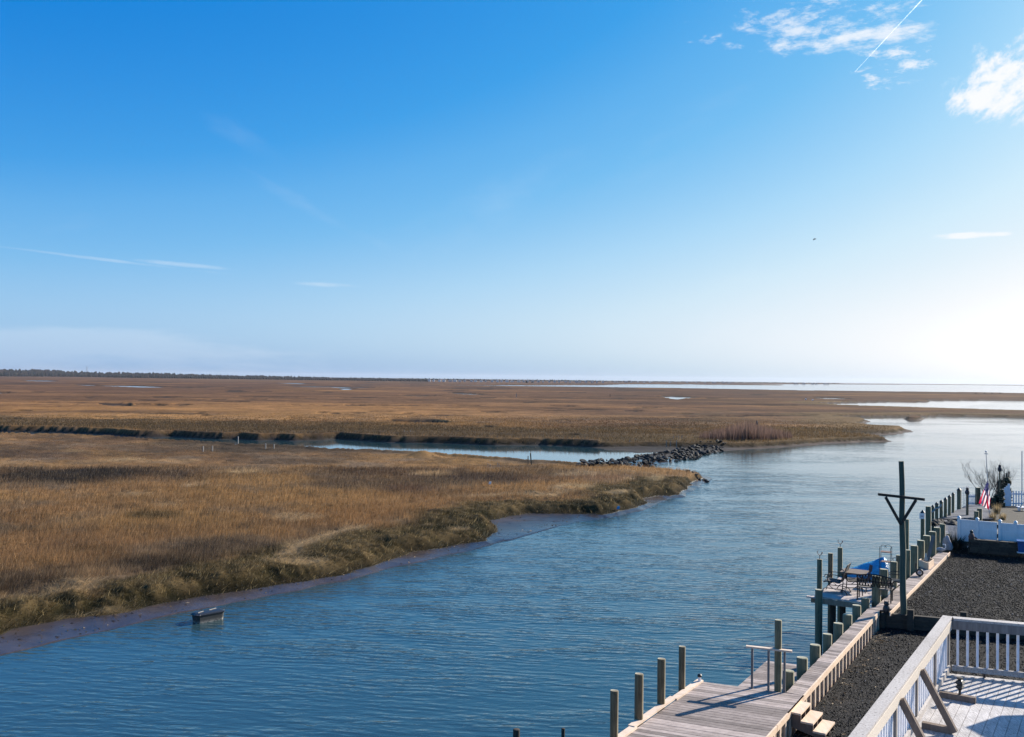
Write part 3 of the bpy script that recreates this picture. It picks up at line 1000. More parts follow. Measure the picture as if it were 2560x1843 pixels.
v, f, c = blades(260000, 125, 260, lambda s, sa, sb, px, py, r: np.full(len(r), 2.3) * np.clip(1 - np.abs(px - 1870) / 160, 0.35, 1),
                 lambda sa, sb, px, py, r: (((px - 1865) / 118) ** 2 + ((py - 1094) / 7) ** 2 < 1), 0.0007, 0.12,
                 lambda c, g, n: np.array((0.165, 0.105, 0.082)) * g.uniform(0.5, 1.5, n)[:, None], seed=12)
tag(mesh_np('reeds', v, f, M['grass'], False, c), kind='stuff')

# litter and wrack flecks on the mud
g = np.random.default_rng(77)
k = 5000
a = g.uniform(R(-32), R(10), k); r = 1 / g.uniform(1 / 120, 1 / 25, k)
ok = (sample(sG, a, r) < 0.1) & (sample(sM, a, r) > 0.15)
a, r = a[ok], r[ok]
x, y, z = r * np.sin(a), r * np.cos(a), sample(Z, a, r)
s_ = g.uniform(0.02, 0.10, len(a)); t_ = g.uniform(0, 6.28, len(a))
b0 = np.stack([x - np.cos(t_) * s_, y - np.sin(t_) * s_, z + 0.005], -1)
b1 = np.stack([x + np.cos(t_) * s_, y + np.sin(t_) * s_, z + 0.012], -1)
b2 = np.stack([x + np.sin(t_) * s_ * 0.4, y - np.cos(t_) * s_ * 0.4, z + 0.04], -1)
v = np.stack([b0, b1, b2], 1).reshape(-1, 3)
pal = np.array([(0.03, 0.025, 0.02), (0.09, 0.06, 0.03), (0.40, 0.31, 0.22), (0.05, 0.05, 0.02)])
cc = np.repeat(pal[g.choice(4, len(a), p=[.45, .3, .1, .15])], 3, axis=0)
tag(mesh_np('mud_debris', v, np.arange(len(v)).reshape(-1, 3), M['grass'], False, cc), kind='stuff')


def ground_z(x, y):
    a_ = np.array([math.atan2(x, y)]); r_ = np.array([math.hypot(x, y)])
    return float(sample(Z, a_, r_)[0])


# ------------------------------------------------------------------ far wood, houses, tower
def blob_mesh(pts, rad, hgt, seed):
    g = np.random.default_rng(seed)
    phi = (1 + 5 ** 0.5) / 2
    ico = np.array([(-1, phi, 0), (1, phi, 0), (-1, -phi, 0), (1, -phi, 0), (0, -1, phi), (0, 1, phi), (0, -1, -phi), (0, 1, -phi), (phi, 0, -1), (phi, 0, 1), (-phi, 0, -1), (-phi, 0, 1)]) / 1.9
    icf = np.array([(0, 11, 5), (0, 5, 1), (0, 1, 7), (0, 7, 10), (0, 10, 11), (1, 5, 9), (5, 11, 4), (11, 10, 2), (10, 7, 6), (7, 1, 8), (3, 9, 4), (3, 4, 2), (3, 2, 6), (3, 6, 8), (3, 8, 9), (4, 9, 5), (2, 4, 11), (6, 2, 10), (8, 6, 7), (9, 8, 1)])
    n = len(pts)
    jit = g.uniform(0.65, 1.35, (n, 12, 1))
    v = ico[None] * jit * np.stack([rad, rad, hgt], -1)[:, None, :] + pts[:, None, :]
    f = icf[None] + (np.arange(n) * 12)[:, None, None]
    return v.reshape(-1, 3), f.reshape(-1, 3)


def wood_strip(xs, base_y, top_y, n, depth, seed):
    """crowns filling a strip of wood whose foot and top are read off the photo"""
    g = np.random.default_rng(seed)
    pts, rad, hg = [], [], []
    for i in range(n):
        px = g.uniform(xs[0], xs[-1])
        by = np.interp(px, xs, base_y); ty = np.interp(px, xs, top_y)
        p = P(px, by, 0.6)
        D = p.y
        H = (by - ty) * D / FPX
        back = g.uniform(0, 1) ** 1.3
        q = p * (1 + back * depth / D)
        h = H * (1 + back * depth / D) * (0.62 + 0.42 * back) * g.uniform(0.75, 1.12)
        pts.append((q.x, q.y, 0.3 + h * 0.5)); rad.append(g.uniform(0.35, 0.65) * max(4.0, h * 0.5)); hg.append(h * 0.5)
    return blob_mesh(np.array(pts), np.array(rad), np.array(hg), seed + 1)


v, f = wood_strip([-300, 0, 110, 220, 290, 400, 500, 620, 800, 1000, 1070], [940.5, 941.5, 942, 943, 944.5, 946, 947, 948.5, 951, 953.5, 954.5],
                  [918, 924, 924, 929, 931, 933, 936, 938.5, 942.5, 947.5, 950], 3600, 260, 5)
tag(mesh_np('far_wood', v, f, M['forest']), kind='stuff')
v, f = wood_strip([900, 1100, 1300, 1600, 1800, 2100], [949.5, 951.5, 953.0, 955.5, 956.5, 959], [944, 946.2, 948.3, 952.3, 954.0, 957.6], 1500, 200, 15)
tag(mesh_np('distant_shore_wood', v, f, M['forest']), kind='stuff')


def house(px, by, wpx, hpx, wallm, label, group, name='house', stilt=False, depth_px=None):
    p = P(px, by, 0.5)
    D = p.y
    k = D / FPX
    w, h = wpx * k, hpx * k
    mb = MB()
    q = [(-w / 2, 0), (w / 2, 0), (w / 2, w * 0.8), (-w / 2, w * 0.8)]
    lo = h * 0.25 if stilt else 0
    mb.prism([(p.x + a, p.y + b) for a, b in q], 0.4 + lo, 0.5 + h * 0.72, 0)
    if stilt:
        for a, b in q:
            mb.prism([(p.x + a * .86 + c * w * .05, p.y + b * .86 + 0.05 * w + d_ * w * .05) for c, d_ in ((-1, -1), (1, -1), (1, 1), (-1, 1))], 0.2, 0.4 + lo, 1)
    x0, x1, y0, y1 = p.x - w * .56, p.x + w * .56, p.y - w * .06, p.y + w * .86
    zt, zr = 0.5 + h * 0.72 + 0.01, 0.5 + h
    ym = (y0 + y1) / 2
    mb.add([(x0, y0, zt), (x1, y0, zt), (x1, y1, zt), (x0, y1, zt), (x0 + w * .12, ym, zr), (x1 - w * .12, ym, zr)],
           [(0, 1, 5, 4), (2, 3, 4, 5), (1, 2, 5), (3, 0, 4), (3, 2, 1, 0)], 1)
    o = mb.build(name, [wallm, M['houseroof']], None, (p.x, p.y, 0.4))
    return tag(o, label, 'house', group)


# the white houses at the foot of the wood
for i, (x, y, w, h, lb) in enumerate([(243, 940.2, 4, 3.5, 'tiny white house at the foot of the far wood, leftmost of the white houses'),
                                      (297, 940.0, 2.6, 2.6, 'small white house in the far wood, second of the white houses from the left'),
                                      (321, 941.6, 9, 3.4, 'long low white house before the far wood with trees close on both sides'),
                                      (355, 941.8, 4.5, 2.6, 'dim grey white house in the far wood right of the long low one'),
                                      (405, 942.0, 6, 2.4, 'flat pale house roof showing above the far wood'),
                                      (411, 944.6, 4, 2.4, 'small white shed at the marsh edge below the flat pale roof'),
                                      (446, 944.0, 6, 4.2, 'white house in the far wood just left of the brightest one'),
                                      (463, 945.4, 8, 5.0, 'brightest and biggest white house, rightmost at the foot of the far wood')]):
    house(x, y, w, h, M['vinyl'], lb, 'white houses along the far wood')
g = np.random.default_rng(4)
for i in range(34):
    x = 1070 + i * 13.2 + g.uniform(-3, 3)
    by = 954.2 + (x - 1070) * 0.0070
    house(x, by, g.uniform(3.5, 9), g.uniform(4.2, 6.5) - (x - 1070) * 0.0022, M['housewall'] if g.uniform() < (0.6 if x < 1300 else .15) else M['houseblue'],
          'small distant house in the hazy row along the far shore', 'houses in the row along the far shore')
for j, (x, w, h) in enumerate([(1537, 5, 3.5), (1544, 4, 3), (1566, 8, 5), (1578, 5, 3.5), (1595, 5, 4), (1611, 5, 3), (1625, 5, 3.5)]):
    house(x, 957.0 + (x - 1537) * .006, w, h, M['houseblue'], 'small grey distant house at the bay end of the far shore row', 'grey houses at the bay end of the far shore', stilt=True)
for j, (x, y, w, h, lb) in enumerate([(1674, 957.8, 5, 2.6, 'low grey house alone on the far bay shore, left of the isolated tall ones'),
                                      (1718, 958.2, 5, 4.5, 'tall grey stilt house on the far bay shore, first of the spaced row'),
                                      (1741, 958.6, 3.5, 4, 'narrow grey stilt house on the far bay shore, second of the spaced row'),
                                      (1763, 958.9, 5, 3, 'low grey stilt house on the far bay shore, third of the spaced row'),
                                      (1786, 958.8, 8, 4.5, 'widest grey stilt house on the far bay shore'),
                                      (1810, 959.0, 6, 4.5, 'square grey stilt house on the far bay shore right of the widest'),
                                      (1823, 959.2, 8, 3, 'long low grey house on the far bay shore, last of the spaced row'),
                                      (1991, 960.0, 9, 3.5, 'long grey house on the far spit across the bay'),
                                      (2010, 960.4, 6, 3.5, 'peaked grey house on the far spit across the bay'),
                                      (2032, 960.6, 6, 2.8, 'small grey house on the far spit near the peaked one'),
                                      (2041, 960.7, 5, 2.5, 'smallest grey house on the far spit across the bay'),
                                      (2067, 961.0, 11, 2.8, 'long low grey house, rightmost on the far spit')]):
    house(x, y, w, h, M['houseblue'], lb, 'grey houses across the bay', stilt=True)

# lattice mast beyond the wood
p = P(217, 942.5, 0.4)
k = p.y / FPX
hh = (942.5 - 915) * k
mb = MB()
for t in range(3):
    a = 2.1 * t
    mb.tube([(p.x + 1.4 * math.cos(a), p.y + 1.4 * math.sin(a), 0), (p.x + .3 * math.cos(a), p.y + .3 * math.sin(a), hh)], 0.35, 4)
for t in range(8):
    z = hh * t / 8
    w = 1.4 - 1.1 * t / 8
    mb.bar((p.x - w, p.y, z), (p.x + w, p.y, z + hh / 10), 0.3, 0.3)
tag(mb.build('radio_mast', M['steel'], None, (p.x, p.y, 0)), 'thin lattice mast rising above the far wood', 'mast')

# water tower far off
p = P(1320, 953.5, 0.4)
k = p.y / FPX
t_ = root('water_tower', (p.x, p.y, 0), 'tiny pale water tower above the far shore houses', 'water tower')
mb = MB(); mb.lathe((p.x, p.y, 0), [(0.5 * k, 0), (0.3 * k, 6.0 * k)], 8)
mb.build('stem', M['houseblue'], t_, smooth=40)
mb = MB(); mb.lathe((p.x, p.y, 5.4 * k), [(0.3 * k, 0), (1.2 * k, 0.6 * k), (1.1 * k, 1.3 * k), (0.2 * k, 1.7 * k)], 10)
mb.build('tank', M['houseblue'], t_, smooth=40)


# ------------------------------------------------------------------ small far trees (dark evergreens at the wood's end, bay shrubs)
def far_tree(px, by, hpx, label, group, wfac=0.5, seed=0):
    p = P(px, by, 0.5)
    k = p.y / FPX
    h = hpx * k
    g = np.random.default_rng(seed)
    t = root('tree', (p.x, p.y, 0.4), label, 'tree', group)
    mb = MB(); mb.lathe((p.x, p.y, 0.2), [(0.06 * h, 0), (0.03 * h, h * 0.6)], 6)
    mb.build('trunk', M['twig'], t)
    n = 26
    z = g.uniform(0.25, 1.0, n)
    rr_ = (1.05 - z) * wfac * h
    an = g.uniform(0, 6.28, n)
    pts = np.stack([p.x + np.cos(an) * rr_ * g.uniform(0.2, 1, n), p.y + np.sin(an) * rr_ * g.uniform(0.2, 1, n), 0.4 + z * h * 0.9], -1)
    v, f = blob_mesh(pts, 0.13 * h * g.uniform(.7, 1.3, n), 0.09 * h * g.uniform(.7, 1.3, n), seed)
    mb = MB(); mb.add(v.tolist(), f.tolist())
    mb.build('crown', M['forest'], t)


for i, (x, y, h) in enumerate([(1003, 953.8, 6), (1011, 953.9, 5), (1019, 954.0, 6.5), (1030, 954.2, 5), (1038, 954.2, 7), (1048, 954.4, 6), (1058, 954.4, 8), (1063, 954.5, 6)]):
    far_tree(x, y, h, 'dark far evergreen tree where the wood meets the far shore houses', 'evergreens at the end of the far wood', 0.45, i)
far_tree(1316, 959, 8, 'dark bushy tree on the low marsh island, left of a pair', 'trees on the low marsh island', 0.6, 21)
far_tree(1331, 959, 6, 'dark bushy tree on the low marsh island, right of a pair', 'trees on the low marsh island', 0.7, 22)
far_tree(2133, 980, 3, 'small dark bush on the bay edge of the marsh', 'bushes by the bay', 0.7, 23)
for i, x in enumerate((2440, 2462, 2480, 2500)):
    far_tree(x, 985.0, 4.5, 'low dark thicket bush on the marsh beside the bay', 'thicket bushes beside the bay', 1.4, 30 + i)

# ------------------------------------------------------------------ jetty stones
def stone_mesh(seed):
    g = np.random.default_rng(seed)
    import bmesh
    bm = bmesh.new()
    bmesh.ops.create_icosphere(bm, subdivisions=2, radius=1.0)
    nrm = [V(x).normalized() for x in g.normal(0, 1, (9, 3))]
    off = g.uniform(0.38, 0.80, 9)
    for vv in bm.verts:
        for n_, o_ in zip(nrm, off):
            d = vv.co.dot(n_)
            if d > o_:
                vv.co -= n_ * (d - o_) * 0.9
        vv.co.z *= 0.75
    me = bpy.data.meshes.new('boulder')
    bm.to_mesh(me)
    bm.free()
    me.materials.append(M['rock'])
    return me


stones = [stone_mesh(100 + i) for i in range(9)]
JP = [(1440, 1158), (1480, 1151), (1545, 1148), (1552, 1143), (1590, 1139), (1650, 1128), (1700, 1117), (1760, 1111), (1815, 1112),
      (1810, 1121), (1760, 1130), (1745, 1141), (1700, 1144), (1650, 1148), (1632, 1162), (1612, 1174), (1580, 1172), (1530, 1167), (1480, 1166), (1440, 1167)]
jp = np.array(JP, float)
spots = []
while len(spots) < 262:
    x, y = rng.uniform(1440, 1815), rng.uniform(1111, 1174)
    if sdf(np.array([x]), np.array([y]), jp)[0] < 0:
        continue
    if any(((x - a) / 9.5) ** 2 + ((y - b) / 3.6) ** 2 < 0.36 for a, b in spots):
        if rng.uniform() < 0.97:
            continue
    spots.append((x, y))
tips = [(rng.uniform(1712, 1768), 0) for _ in range(30)]
tips = [(x, 1184 + (x - 1712) * 0.19 + rng.uniform(-2.5, 3.5)) for x, _ in tips]
for i, (x, y) in enumerate(spots + tips):
    tip = i >= len(spots)
    p = P(x, y, 0.35)
    gz = max(ground_z(p.x, p.y), -0.1)
    o = bpy.data.objects.new('boulder', stones[i % 9])
    COL.objects.link(o)
    s = (0.12 if tip else 0.235) * rng.uniform(0.5, 1.6)
    o.location = (p.x, p.y, gz + s * 0.30 + (0 if tip else 0.12 * rng.uniform(0, 1)))
    o.rotation_euler = (rng.uniform(-.5, .5), rng.uniform(-.5, .5), rng.uniform(0, 6.28))
    o.scale = (s * rng.uniform(1.0, 1.6), s * rng.uniform(0.8, 1.2), s * rng.uniform(0.7, 1.1))
    if tip:
        tag(o, 'small dark stone at the tip of the near marsh point', 'stone', 'stones at the tip of the near marsh point')
    else:
        tag(o, 'dark wet boulder in the stone jetty across the creek mouth', 'boulder', 'boulders of the stone jetty')

# ------------------------------------------------------------------ stakes in the marsh
def stake(px, by, ty, wpx, label, matn='stake', group='white stakes in the marsh', name='stake', lean=0.0):
    p = P(px, by, 0.55)
    gz = ground_z(p.x, p.y)
    k = p.y / FPX
    h = (by - ty) * k
    mb = MB()
    a = V((p.x, p.y, min(gz, 0.5) - 0.2)); b = V((p.x + lean * h, p.y, 0.55 + h))
    mb.bar(a, b, wpx * k, wpx * k)
    tag(mb.build(name, M[matn], None, (p.x, p.y, gz)), label, 'stake', group)


stake(595, 1107, 1091, 2.2, 'tall pale stake at the edge of the narrow creek')
for i, (x, y, t) in enumerate([(664, 1117, 1109), (685, 1117, 1111)]):
    stake(x, y, t, 2.0, ['left', 'right'][i] + ' one of two short stakes on the near creek bank below the tall pale stake')
stake(508, 1123, 1116, 2.2, 'left one of two short white stakes on the open near marsh')
stake(531, 1122, 1115, 2.2, 'right one of two short white stakes on the open near marsh')
for i, x in enumerate((1011, 1017, 1026, 1032)):
    stake(x, 1084, 1076 + (i % 2), 1.5, 'thin white stake in the row of four behind the wide creek', group='row of four stakes behind the creek')
for i, (x, y, t) in enumerate([(1574, 1106, 1100), (1589, 1104, 1096), (1666, 1110, 1101), (1676, 1109, 1103), (1684, 1098, 1091), (1691, 1110, 1101), (1692, 1097, 1090), (1697, 1097, 1089), (1705, 1098, 1089)]):
    stake(x, y, t, 1.3, 'thin white stake in the grass behind the stone jetty', group='stakes behind the stone jetty')
for i, (x, y, t) in enumerate([(1220, 1168, 1158), (1225, 1167, 1160), (1244, 1166, 1157), (1248, 1167, 1159)]):
    stake(x, y, t, 1.4, 'thin white stake in the near marsh short of the creek', group='four stakes in the near marsh')
stake(1320, 1155, 1140, 2.2, 'short dark post at the near edge of the wide creek', 'pile_brown', 'posts at the near creek edge', 'post')
stake(1329, 1156, 1133, 3.0, 'leaning dark post at the near edge of the wide creek', 'pile_brown', 'posts at the near creek edge', 'post', -0.14)
stake(1291, 992, 984, 1.6, 'thin pale marker pole far out on the marsh', group='marker poles far out')
stake(1525, 993, 985, 1.0, 'faint thin marker pole far out on the marsh, right of the pale one', 'twig', 'marker poles far out')

# osprey post with a bird
p = P(1893, 1075, 0.6)
k = p.y / FPX
mb = MB(); mb.lathe((p.x, p.y, 0), [(0.9 * k, 0), (0.8 * k, 21 * k)], 8)
tag(mb.build('post', M['pile_brown'], None, (p.x, p.y, 0.4), 40), 'dark post standing in the reeds with a bird on top', 'post')
mb = MB()
bz = 21 * k
mb.lathe((p.x - 0.05, p.y, bz), [(0.05, 0), (0.16, 0.12), (0.2, 0.3), (0.13, 0.5), (0.10, 0.56), (0.12, 0.64), (0.07, 0.74), (0.01, 0.77)], 10)
mb.bar((p.x, p.y, bz + 0.15), (p.x + 0.3, p.y, bz - 0.12), 0.12, 0.05)
mb.bar((p.x - 0.12, p.y, bz + 0.66), (p.x - 0.24, p.y, bz + 0.63), 0.04, 0.04)
tag(mb.build('bird', M['bird'], None, (p.x, p.y, bz), 50), 'dark bird perched on the post in the reeds', 'bird')

# gulls on the marsh, and a bird in the sky
for i, (x, y, lb) in enumerate([(2014, 1000, 'tiny white gull on the marsh edge, left of a pair'), (2031, 1002, 'tiny white gull on the marsh edge, right of a pair')]):
    p = P(x, y, 0.7)
    mb = MB()
    mb.lathe((p.x - 0.35, p.y, 0.95), [(0.03, 0), (0.2, 0.2), (0.24, 0.4), (0.12, 0.7), (0.02, 0.9)], 8, 0, (1, 0, 0.1))
    mb.lathe((p.x + 0.32, p.y, 1.05), [(0.08, 0), (0.12, 0.1), (0.10, 0.2), (0.02, 0.26)], 8)
    mb.bar((p.x, p.y + .06, 0.4), (p.x, p.y + .06, 0.9), 0.03, 0.03)
    mb.bar((p.x, p.y - .06, 0.4), (p.x, p.y - .06, 0.9), 0.03, 0.03)
    tag(mb.build('gull', M['vinyl'], None, (p.x, p.y, 0.5), 50), lb, 'bird', 'gulls on the marsh')
p = at_y(2034, 598, 90)
mb = MB()
mb.lathe((p.x, p.y - 0.1, p.z), [(0.01, 0), (0.05, 0.05), (0.06, 0.13), (0.04, 0.24), (0.015, 0.34)], 8, 0, (0.8, 0.5, 0.1))
for s in (-1, 1):
    mb.add([(p.x, p.y, p.z + .03), (p.x + .1, p.y + .08, p.z + .03), (p.x + .14 + .0, p.y + s * .24, p.z - .06), (p.x + .02, p.y + s * .26, p.z - .06)], [(0, 1, 2, 3)])
tag(mb.build('flying_bird', M['bird'], None, p, 50), 'small dark bird flying in the empty blue sky', 'bird')

# contrail: a long thin vapour trail high over the bay
m_, t = mat('vapour_trail')
t.n.remove(t.b)
df = t.node('ShaderNodeBsdfDiffuse', i_Color=(0.9, 0.9, 0.92, 1))
tl = t.node('ShaderNodeBsdfTranslucent', i_Color=(0.9, 0.9, 0.92, 1))
ad = t.node('ShaderNodeAddShader', i_0=df.outputs[0], i_1=tl.outputs[0])
tp = t.node('ShaderNodeBsdfTransparent')
nn = t.noise(t.node('ShaderNodeTexCoord').outputs['Object'], 0.01, 4, 0.6)
mx = t.node('ShaderNodeMixShader', i_0=t.m('MULTIPLY', t.smooth(nn, 0.2, 0.8), 0.22), i_1=tp.outputs[0], i_2=ad.outputs[0])
t.l.new(mx.outputs[0], t.out.inputs[0])
a, b = at_y(2137, 180, 14000), at_y(2318, -14, 12500)
pts = [a.lerp(b, i / 30) for i in range(31)]
mb = MB(); mb.tube(pts, 2.0, 6, 0, 9.0)
tag(mb.build('vapour_trail', m_, None, a, 60), 'thin straight white vapour trail crossing the clouds', 'contrail')

# ------------------------------------------------------------------ levels of the near property
WZ, UG, LG, DK = 1.70, 1.60, 1.20, 4.0
wl0, wl1 = P(1965, 1731, WZ), P(2170, 1521, WZ)          # walkway left edge, near run
wr0, wr1 = P(1967, 1783, WZ), P(2196, 1528, WZ)          # walkway right edge, near run
dirW = flat(wr1 - wr0)
nrmW = V((dirW.y, -dirW.x, 0))                            # to the right
sl0, sl1 = P(2189, 1516, WZ), P(2347, 1380, WZ)          # far run, left edge
sr0, sr1 = P(2223, 1531, WZ), P(2374, 1380, WZ)


def quad_planks(mb, a, b, d, c, n, th, gap=0.08, jit=0.0):
    gap = max(gap, 0.09)
    """planks laid across: a->b is the first plank, d->c the last"""
    for i in range(n):
        t0, t1 = (i + gap / 2) / n, (i + 1 - gap / 2) / n
        e = random.uniform(-jit, jit)
        f_ = random.uniform(-jit, jit)
        ab = (b - a).normalized()
        q = [a.lerp(d, t0) - ab * e, b.lerp(c, t0) + ab * f_, b.lerp(c, t1) + ab * f_, a.lerp(d, t1) - ab * e]
        zj = random.uniform(-0.002, 0.002)
        mb.hexa([x - UP * (th + zj) for x in q], [x + UP * zj for x in q])


def slab(name, pts, z0, z1, m):
    mb = MB()
    mb.prism([(p.x, p.y) for p in pts], z0, z1)
    return mb.build(name, m)


# gravel yard, lower and upper
cn = P(2367, 1683, DK); cr = P(2560, 1703, DK)
ra0 = P(2204, 1534, UG); ra1 = P(2353, 1547, UG)
dirR = flat(ra1 - ra0)
far_e = 14.0
low = [wr0 - dirW * 9 + nrmW * 0.10, V((wr1.x, wr1.y, 0)) + nrmW * 0.10, ra0 - V((0, 0, 0)), ra0 + dirR * 16, ra0 + dirR * 16 - dirW * 26]


def sheet(name, a, b, c, d, z, m, nu=60, nv=60, amp=0.014):
    u, v_ = np.meshgrid(np.linspace(0, 1, nu), np.linspace(0, 1, nv))
    x = (a.x * (1 - u) + b.x * u) * (1 - v_) + (d.x * (1 - u) + c.x * u) * v_
    y = (a.y * (1 - u) + b.y * u) * (1 - v_) + (d.y * (1 - u) + c.y * u) * v_
    zz = z + (fbm(x * 1.3, y * 1.3, 91, 3) - 0.5) * 2 * amp - 0.006
    id_ = np.arange(nu * nv).reshape(nv, nu)
    f_ = np.stack([id_[:-1, :-1], id_[:-1, 1:], id_[1:, 1:], id_[1:, :-1]], -1).reshape(-1, 4)
    return mesh_np(name, np.stack([x, y, zz], -1).reshape(-1, 3), f_, m, True)


tag(sheet('gravel_yard', low[0], low[-1], low[-2], ra0, LG, M['gravel']), kind='structure')
be0 = P(2376, 1368, UG); be1 = P(2560, 1381, UG)
dirB = flat(be1 - be0)
upp = [sr0 + nrmW * 0.06, sr1 + nrmW * 0.06, be0, be0 + dirB * 12, ra0 + dirR * 16 + dirW * .02, ra0 + dirW * 0.02]
tag(sheet('upper_gravel_yard', ra0 + dirW * .02, ra0 + dirR * 16 + dirW * .02, be0 + dirB * 12, sr1 + nrmW * 0.02 + dirW * .3, UG, M['gravel']), kind='structure')

# loose gravel stones that catch the sun
def pebbles(poly, z, n, seed, smin, smax):
    g = np.random.default_rng(seed)
    pw = np.array([(p.x, p.y) for p in poly])
    x = g.uniform(pw[:, 0].min(), pw[:, 0].max(), n); y = g.uniform(pw[:, 1].min(), pw[:, 1].max(), n)
    k = sdf(x, y, pw) > 0.05
    pp = to_px(x, y, np.full(n, z))
    k &= (pp[0] < 2650) & (pp[1] < 1950) & (y > 0)
    x, y = x[k], y[k]
    n = len(x)
    oc = np.array([(1, 0, 0), (0, 1, 0), (-1, 0, 0), (0, -1, 0), (0, 0, 1), (0, 0, -1)], float)
    of = np.array([(0, 1, 4), (1, 2, 4), (2, 3, 4), (3, 0, 4), (1, 0, 5), (2, 1, 5), (3, 2, 5), (0, 3, 5)])
    s = g.uniform(smin, smax, n)
    v = oc[None] * g.uniform(0.5, 1.3, (n, 6, 1)) * s[:, None, None]
    v[:, :, 2] *= 0.7
    an = g.uniform(0, 6.28, n)
    ca, sa_ = np.cos(an)[:, None], np.sin(an)[:, None]
    vx = v[:, :, 0] * ca - v[:, :, 1] * sa_; vy = v[:, :, 0] * sa_ + v[:, :, 1] * ca
    v = np.stack([vx + x[:, None], vy + y[:, None], v[:, :, 2] + z + s[:, None] * 0.25], -1)
    f = of[None] + (np.arange(n) * 6)[:, None, None]
    base = g.choice(np.array([0.004, 0.006, 0.009, 0.014, 0.035, 0.18]), n, p=[.30, .28, .22, .12, .06, .02])
    c = np.repeat(base[:, None] * np.array((1.0, 0.97, 1.04)), 6, axis=0)
    return v.reshape(-1, 3), f.reshape(-1, 3), c


M['pebble'], t = mat('pebble')
setc(t, t.node('ShaderNodeAttribute', attribute_name='col').outputs['Color'])
t.b.inputs['Roughness'].default_value = 0.7
t.b.inputs['Specular IOR Level'].default_value = 0.2
v, f, c = pebbles(low, LG, 90000, 3, 0.012, 0.03)
tag(mesh_np('loose_gravel', v, f, M['pebble'], False, c), kind='stuff')
v, f, c = pebbles(upp, UG, 70000, 4, 0.014, 0.034)
tag(mesh_np('upper_loose_gravel', v, f, M['pebble'], False, c), kind='stuff')

# dry leaves and straw blown against the bulkhead
g = np.random.default_rng(31)
k = 420
t_ = g.uniform(0, 1, k); o_ = np.abs(g.normal(0, .35, k)) + .12
cl = fbm(t_ * 30, t_ * 0 + 2.0, 12, 3) > 0.47
t_, o_ = t_[cl], o_[cl]
bx_ = np.array([tuple((wr0 - dirW * 6).lerp(wr1, x) + nrmW * y) for x, y in zip(t_, o_)])
a_ = g.uniform(0, 6.28, len(t_)); l_ = g.uniform(.02, .07, len(t_))
dx_ = np.stack([np.cos(a_) * l_, np.sin(a_) * l_, 0 * a_], -1); dy_ = np.stack([-np.sin(a_) * l_ * .4, np.cos(a_) * l_ * .4, 0 * a_ + .012], -1)
b_ = np.stack([bx_[:, 0], bx_[:, 1], np.full(len(t_), LG + .02)], -1)
v = np.stack([b_ - dx_, b_ + dy_, b_ + dx_], 1).reshape(-1, 3)
pal = np.array([(.30, .21, .12), (.20, .13, .07), (.42, .33, .22)])
tag(mesh_np('leaf_litter', v, np.arange(len(v)).reshape(-1, 3), M['grass'], False, np.repeat(pal[g.integers(0, 3, len(t_))], 3, axis=0)), kind='stuff')

# ---- walkway, near run
wk = root('walkway', wr0, 'grey board walkway running along the bulkhead from the stairs to the planter box', 'walkway')
mb = MB()
L1 = (wl1 - wl0).length
a0 = wl0 - dirW * 0.0
quad_planks(mb, wl0 + V((0, 0, 0)), wr0 + dirW * ((wl0 - wr0).dot(dirW)), wl1, wr1 + dirW * ((wl1 - wr1).dot(dirW)), int(L1 / 0.145), 0.04, 0.07, 0.008)
mb.build('board_surface', M['boards'], wk)
mb = MB()
quad_planks(mb, sl0, sr0 + dirW * ((sl0 - sr0).dot(dirW)), sl1, sr1 + dirW * ((sl1 - sr1).dot(dirW)), int((sl1 - sl0).length / 0.145), 0.04, 0.07, 0.006)
# join between the two runs
quad_planks(mb, wl1 + dirW * .01, wr1 + dirW * ((wl1 - wr1).dot(dirW)) + dirW * .01, sl0 - dirW * .01 + UP * 0, sr0 + dirW * ((sl0 - sr0).dot(dirW)) - dirW * .01, 5, 0.04, 0.07)
mb.build('far_board_surface', M['boards'], wk)
mb = MB()
e0, e1 = wr0 - dirW * 0.0 + nrmW * .02, wr1 + nrmW * .02
nseg = 5
for i in range(nseg):
    p0, p1 = e0.lerp(e1, i / nseg) + dirW * .004, e0.lerp(e1, (i + 1) / nseg) - dirW * .004
    mb.bar(p0 - UP * 0.062, p1 - UP * 0.062, 0.035, 0.13)
e0, e1 = sr0 + nrmW * .02, sr1 + nrmW * .02
for i in range(4):
    p0, p1 = e0.lerp(e1, i / 4) + dirW * .004, e0.lerp(e1, (i + 1) / 4) - dirW * .004
    mb.bar(p0 - UP * 0.055, p1 - UP * 0.055, 0.035, 0.12)
mb.build('edge_board', M['pine'], wk)

# ---- bulkhead under the walkway: sheeting and battens facing the yard, sheeting facing the water
bh = root('bulkhead', wr0, 'timber bulkhead under the near walkway with pale upright battens above the gravel', 'bulkhead')
mb = MB()
s0, s1 = wr0 - dirW * 9, wr1
n = int((s1 - s0).length / 0.2)
for i in range(n):
    p0, p1 = s0.lerp(s1, i / n), s0.lerp(s1, (i + 0.97) / n)
    mb.bar(p0 - nrmW * .05 + UP * (-0.75), p1 - nrmW * .05 + UP * (-0.75), 0.05, 1.2)
mb.build('sheeting', M['bulkhead'], bh)
n = int((s1 - s0).length / 0.42)
for i in range(n + 1):
    q = s0.lerp(s1, i / n)
    mb = MB()
    mb.obox(q - nrmW * 0.0 + UP * (-0.42), dirW * 0.07, nrmW * 0.045, UP * 0.58)
    mb.build('batten', M['edge'], bh)
mb = MB()
w0, w1 = wl0 - dirW * 0.2, sl1 + dirW * 2
mb.bar(wl0 + nrmW * .1 - UP * 0.9, wl1 + nrmW * .1 - UP * .9, 0.06, 1.6)
mb.bar(sl0 + nrmW * .1 - UP * 0.9, sl1 + nrmW * .1 - UP * .9, 0.06, 1.6)
mb.build('water_face', M['dark_timber'], bh)

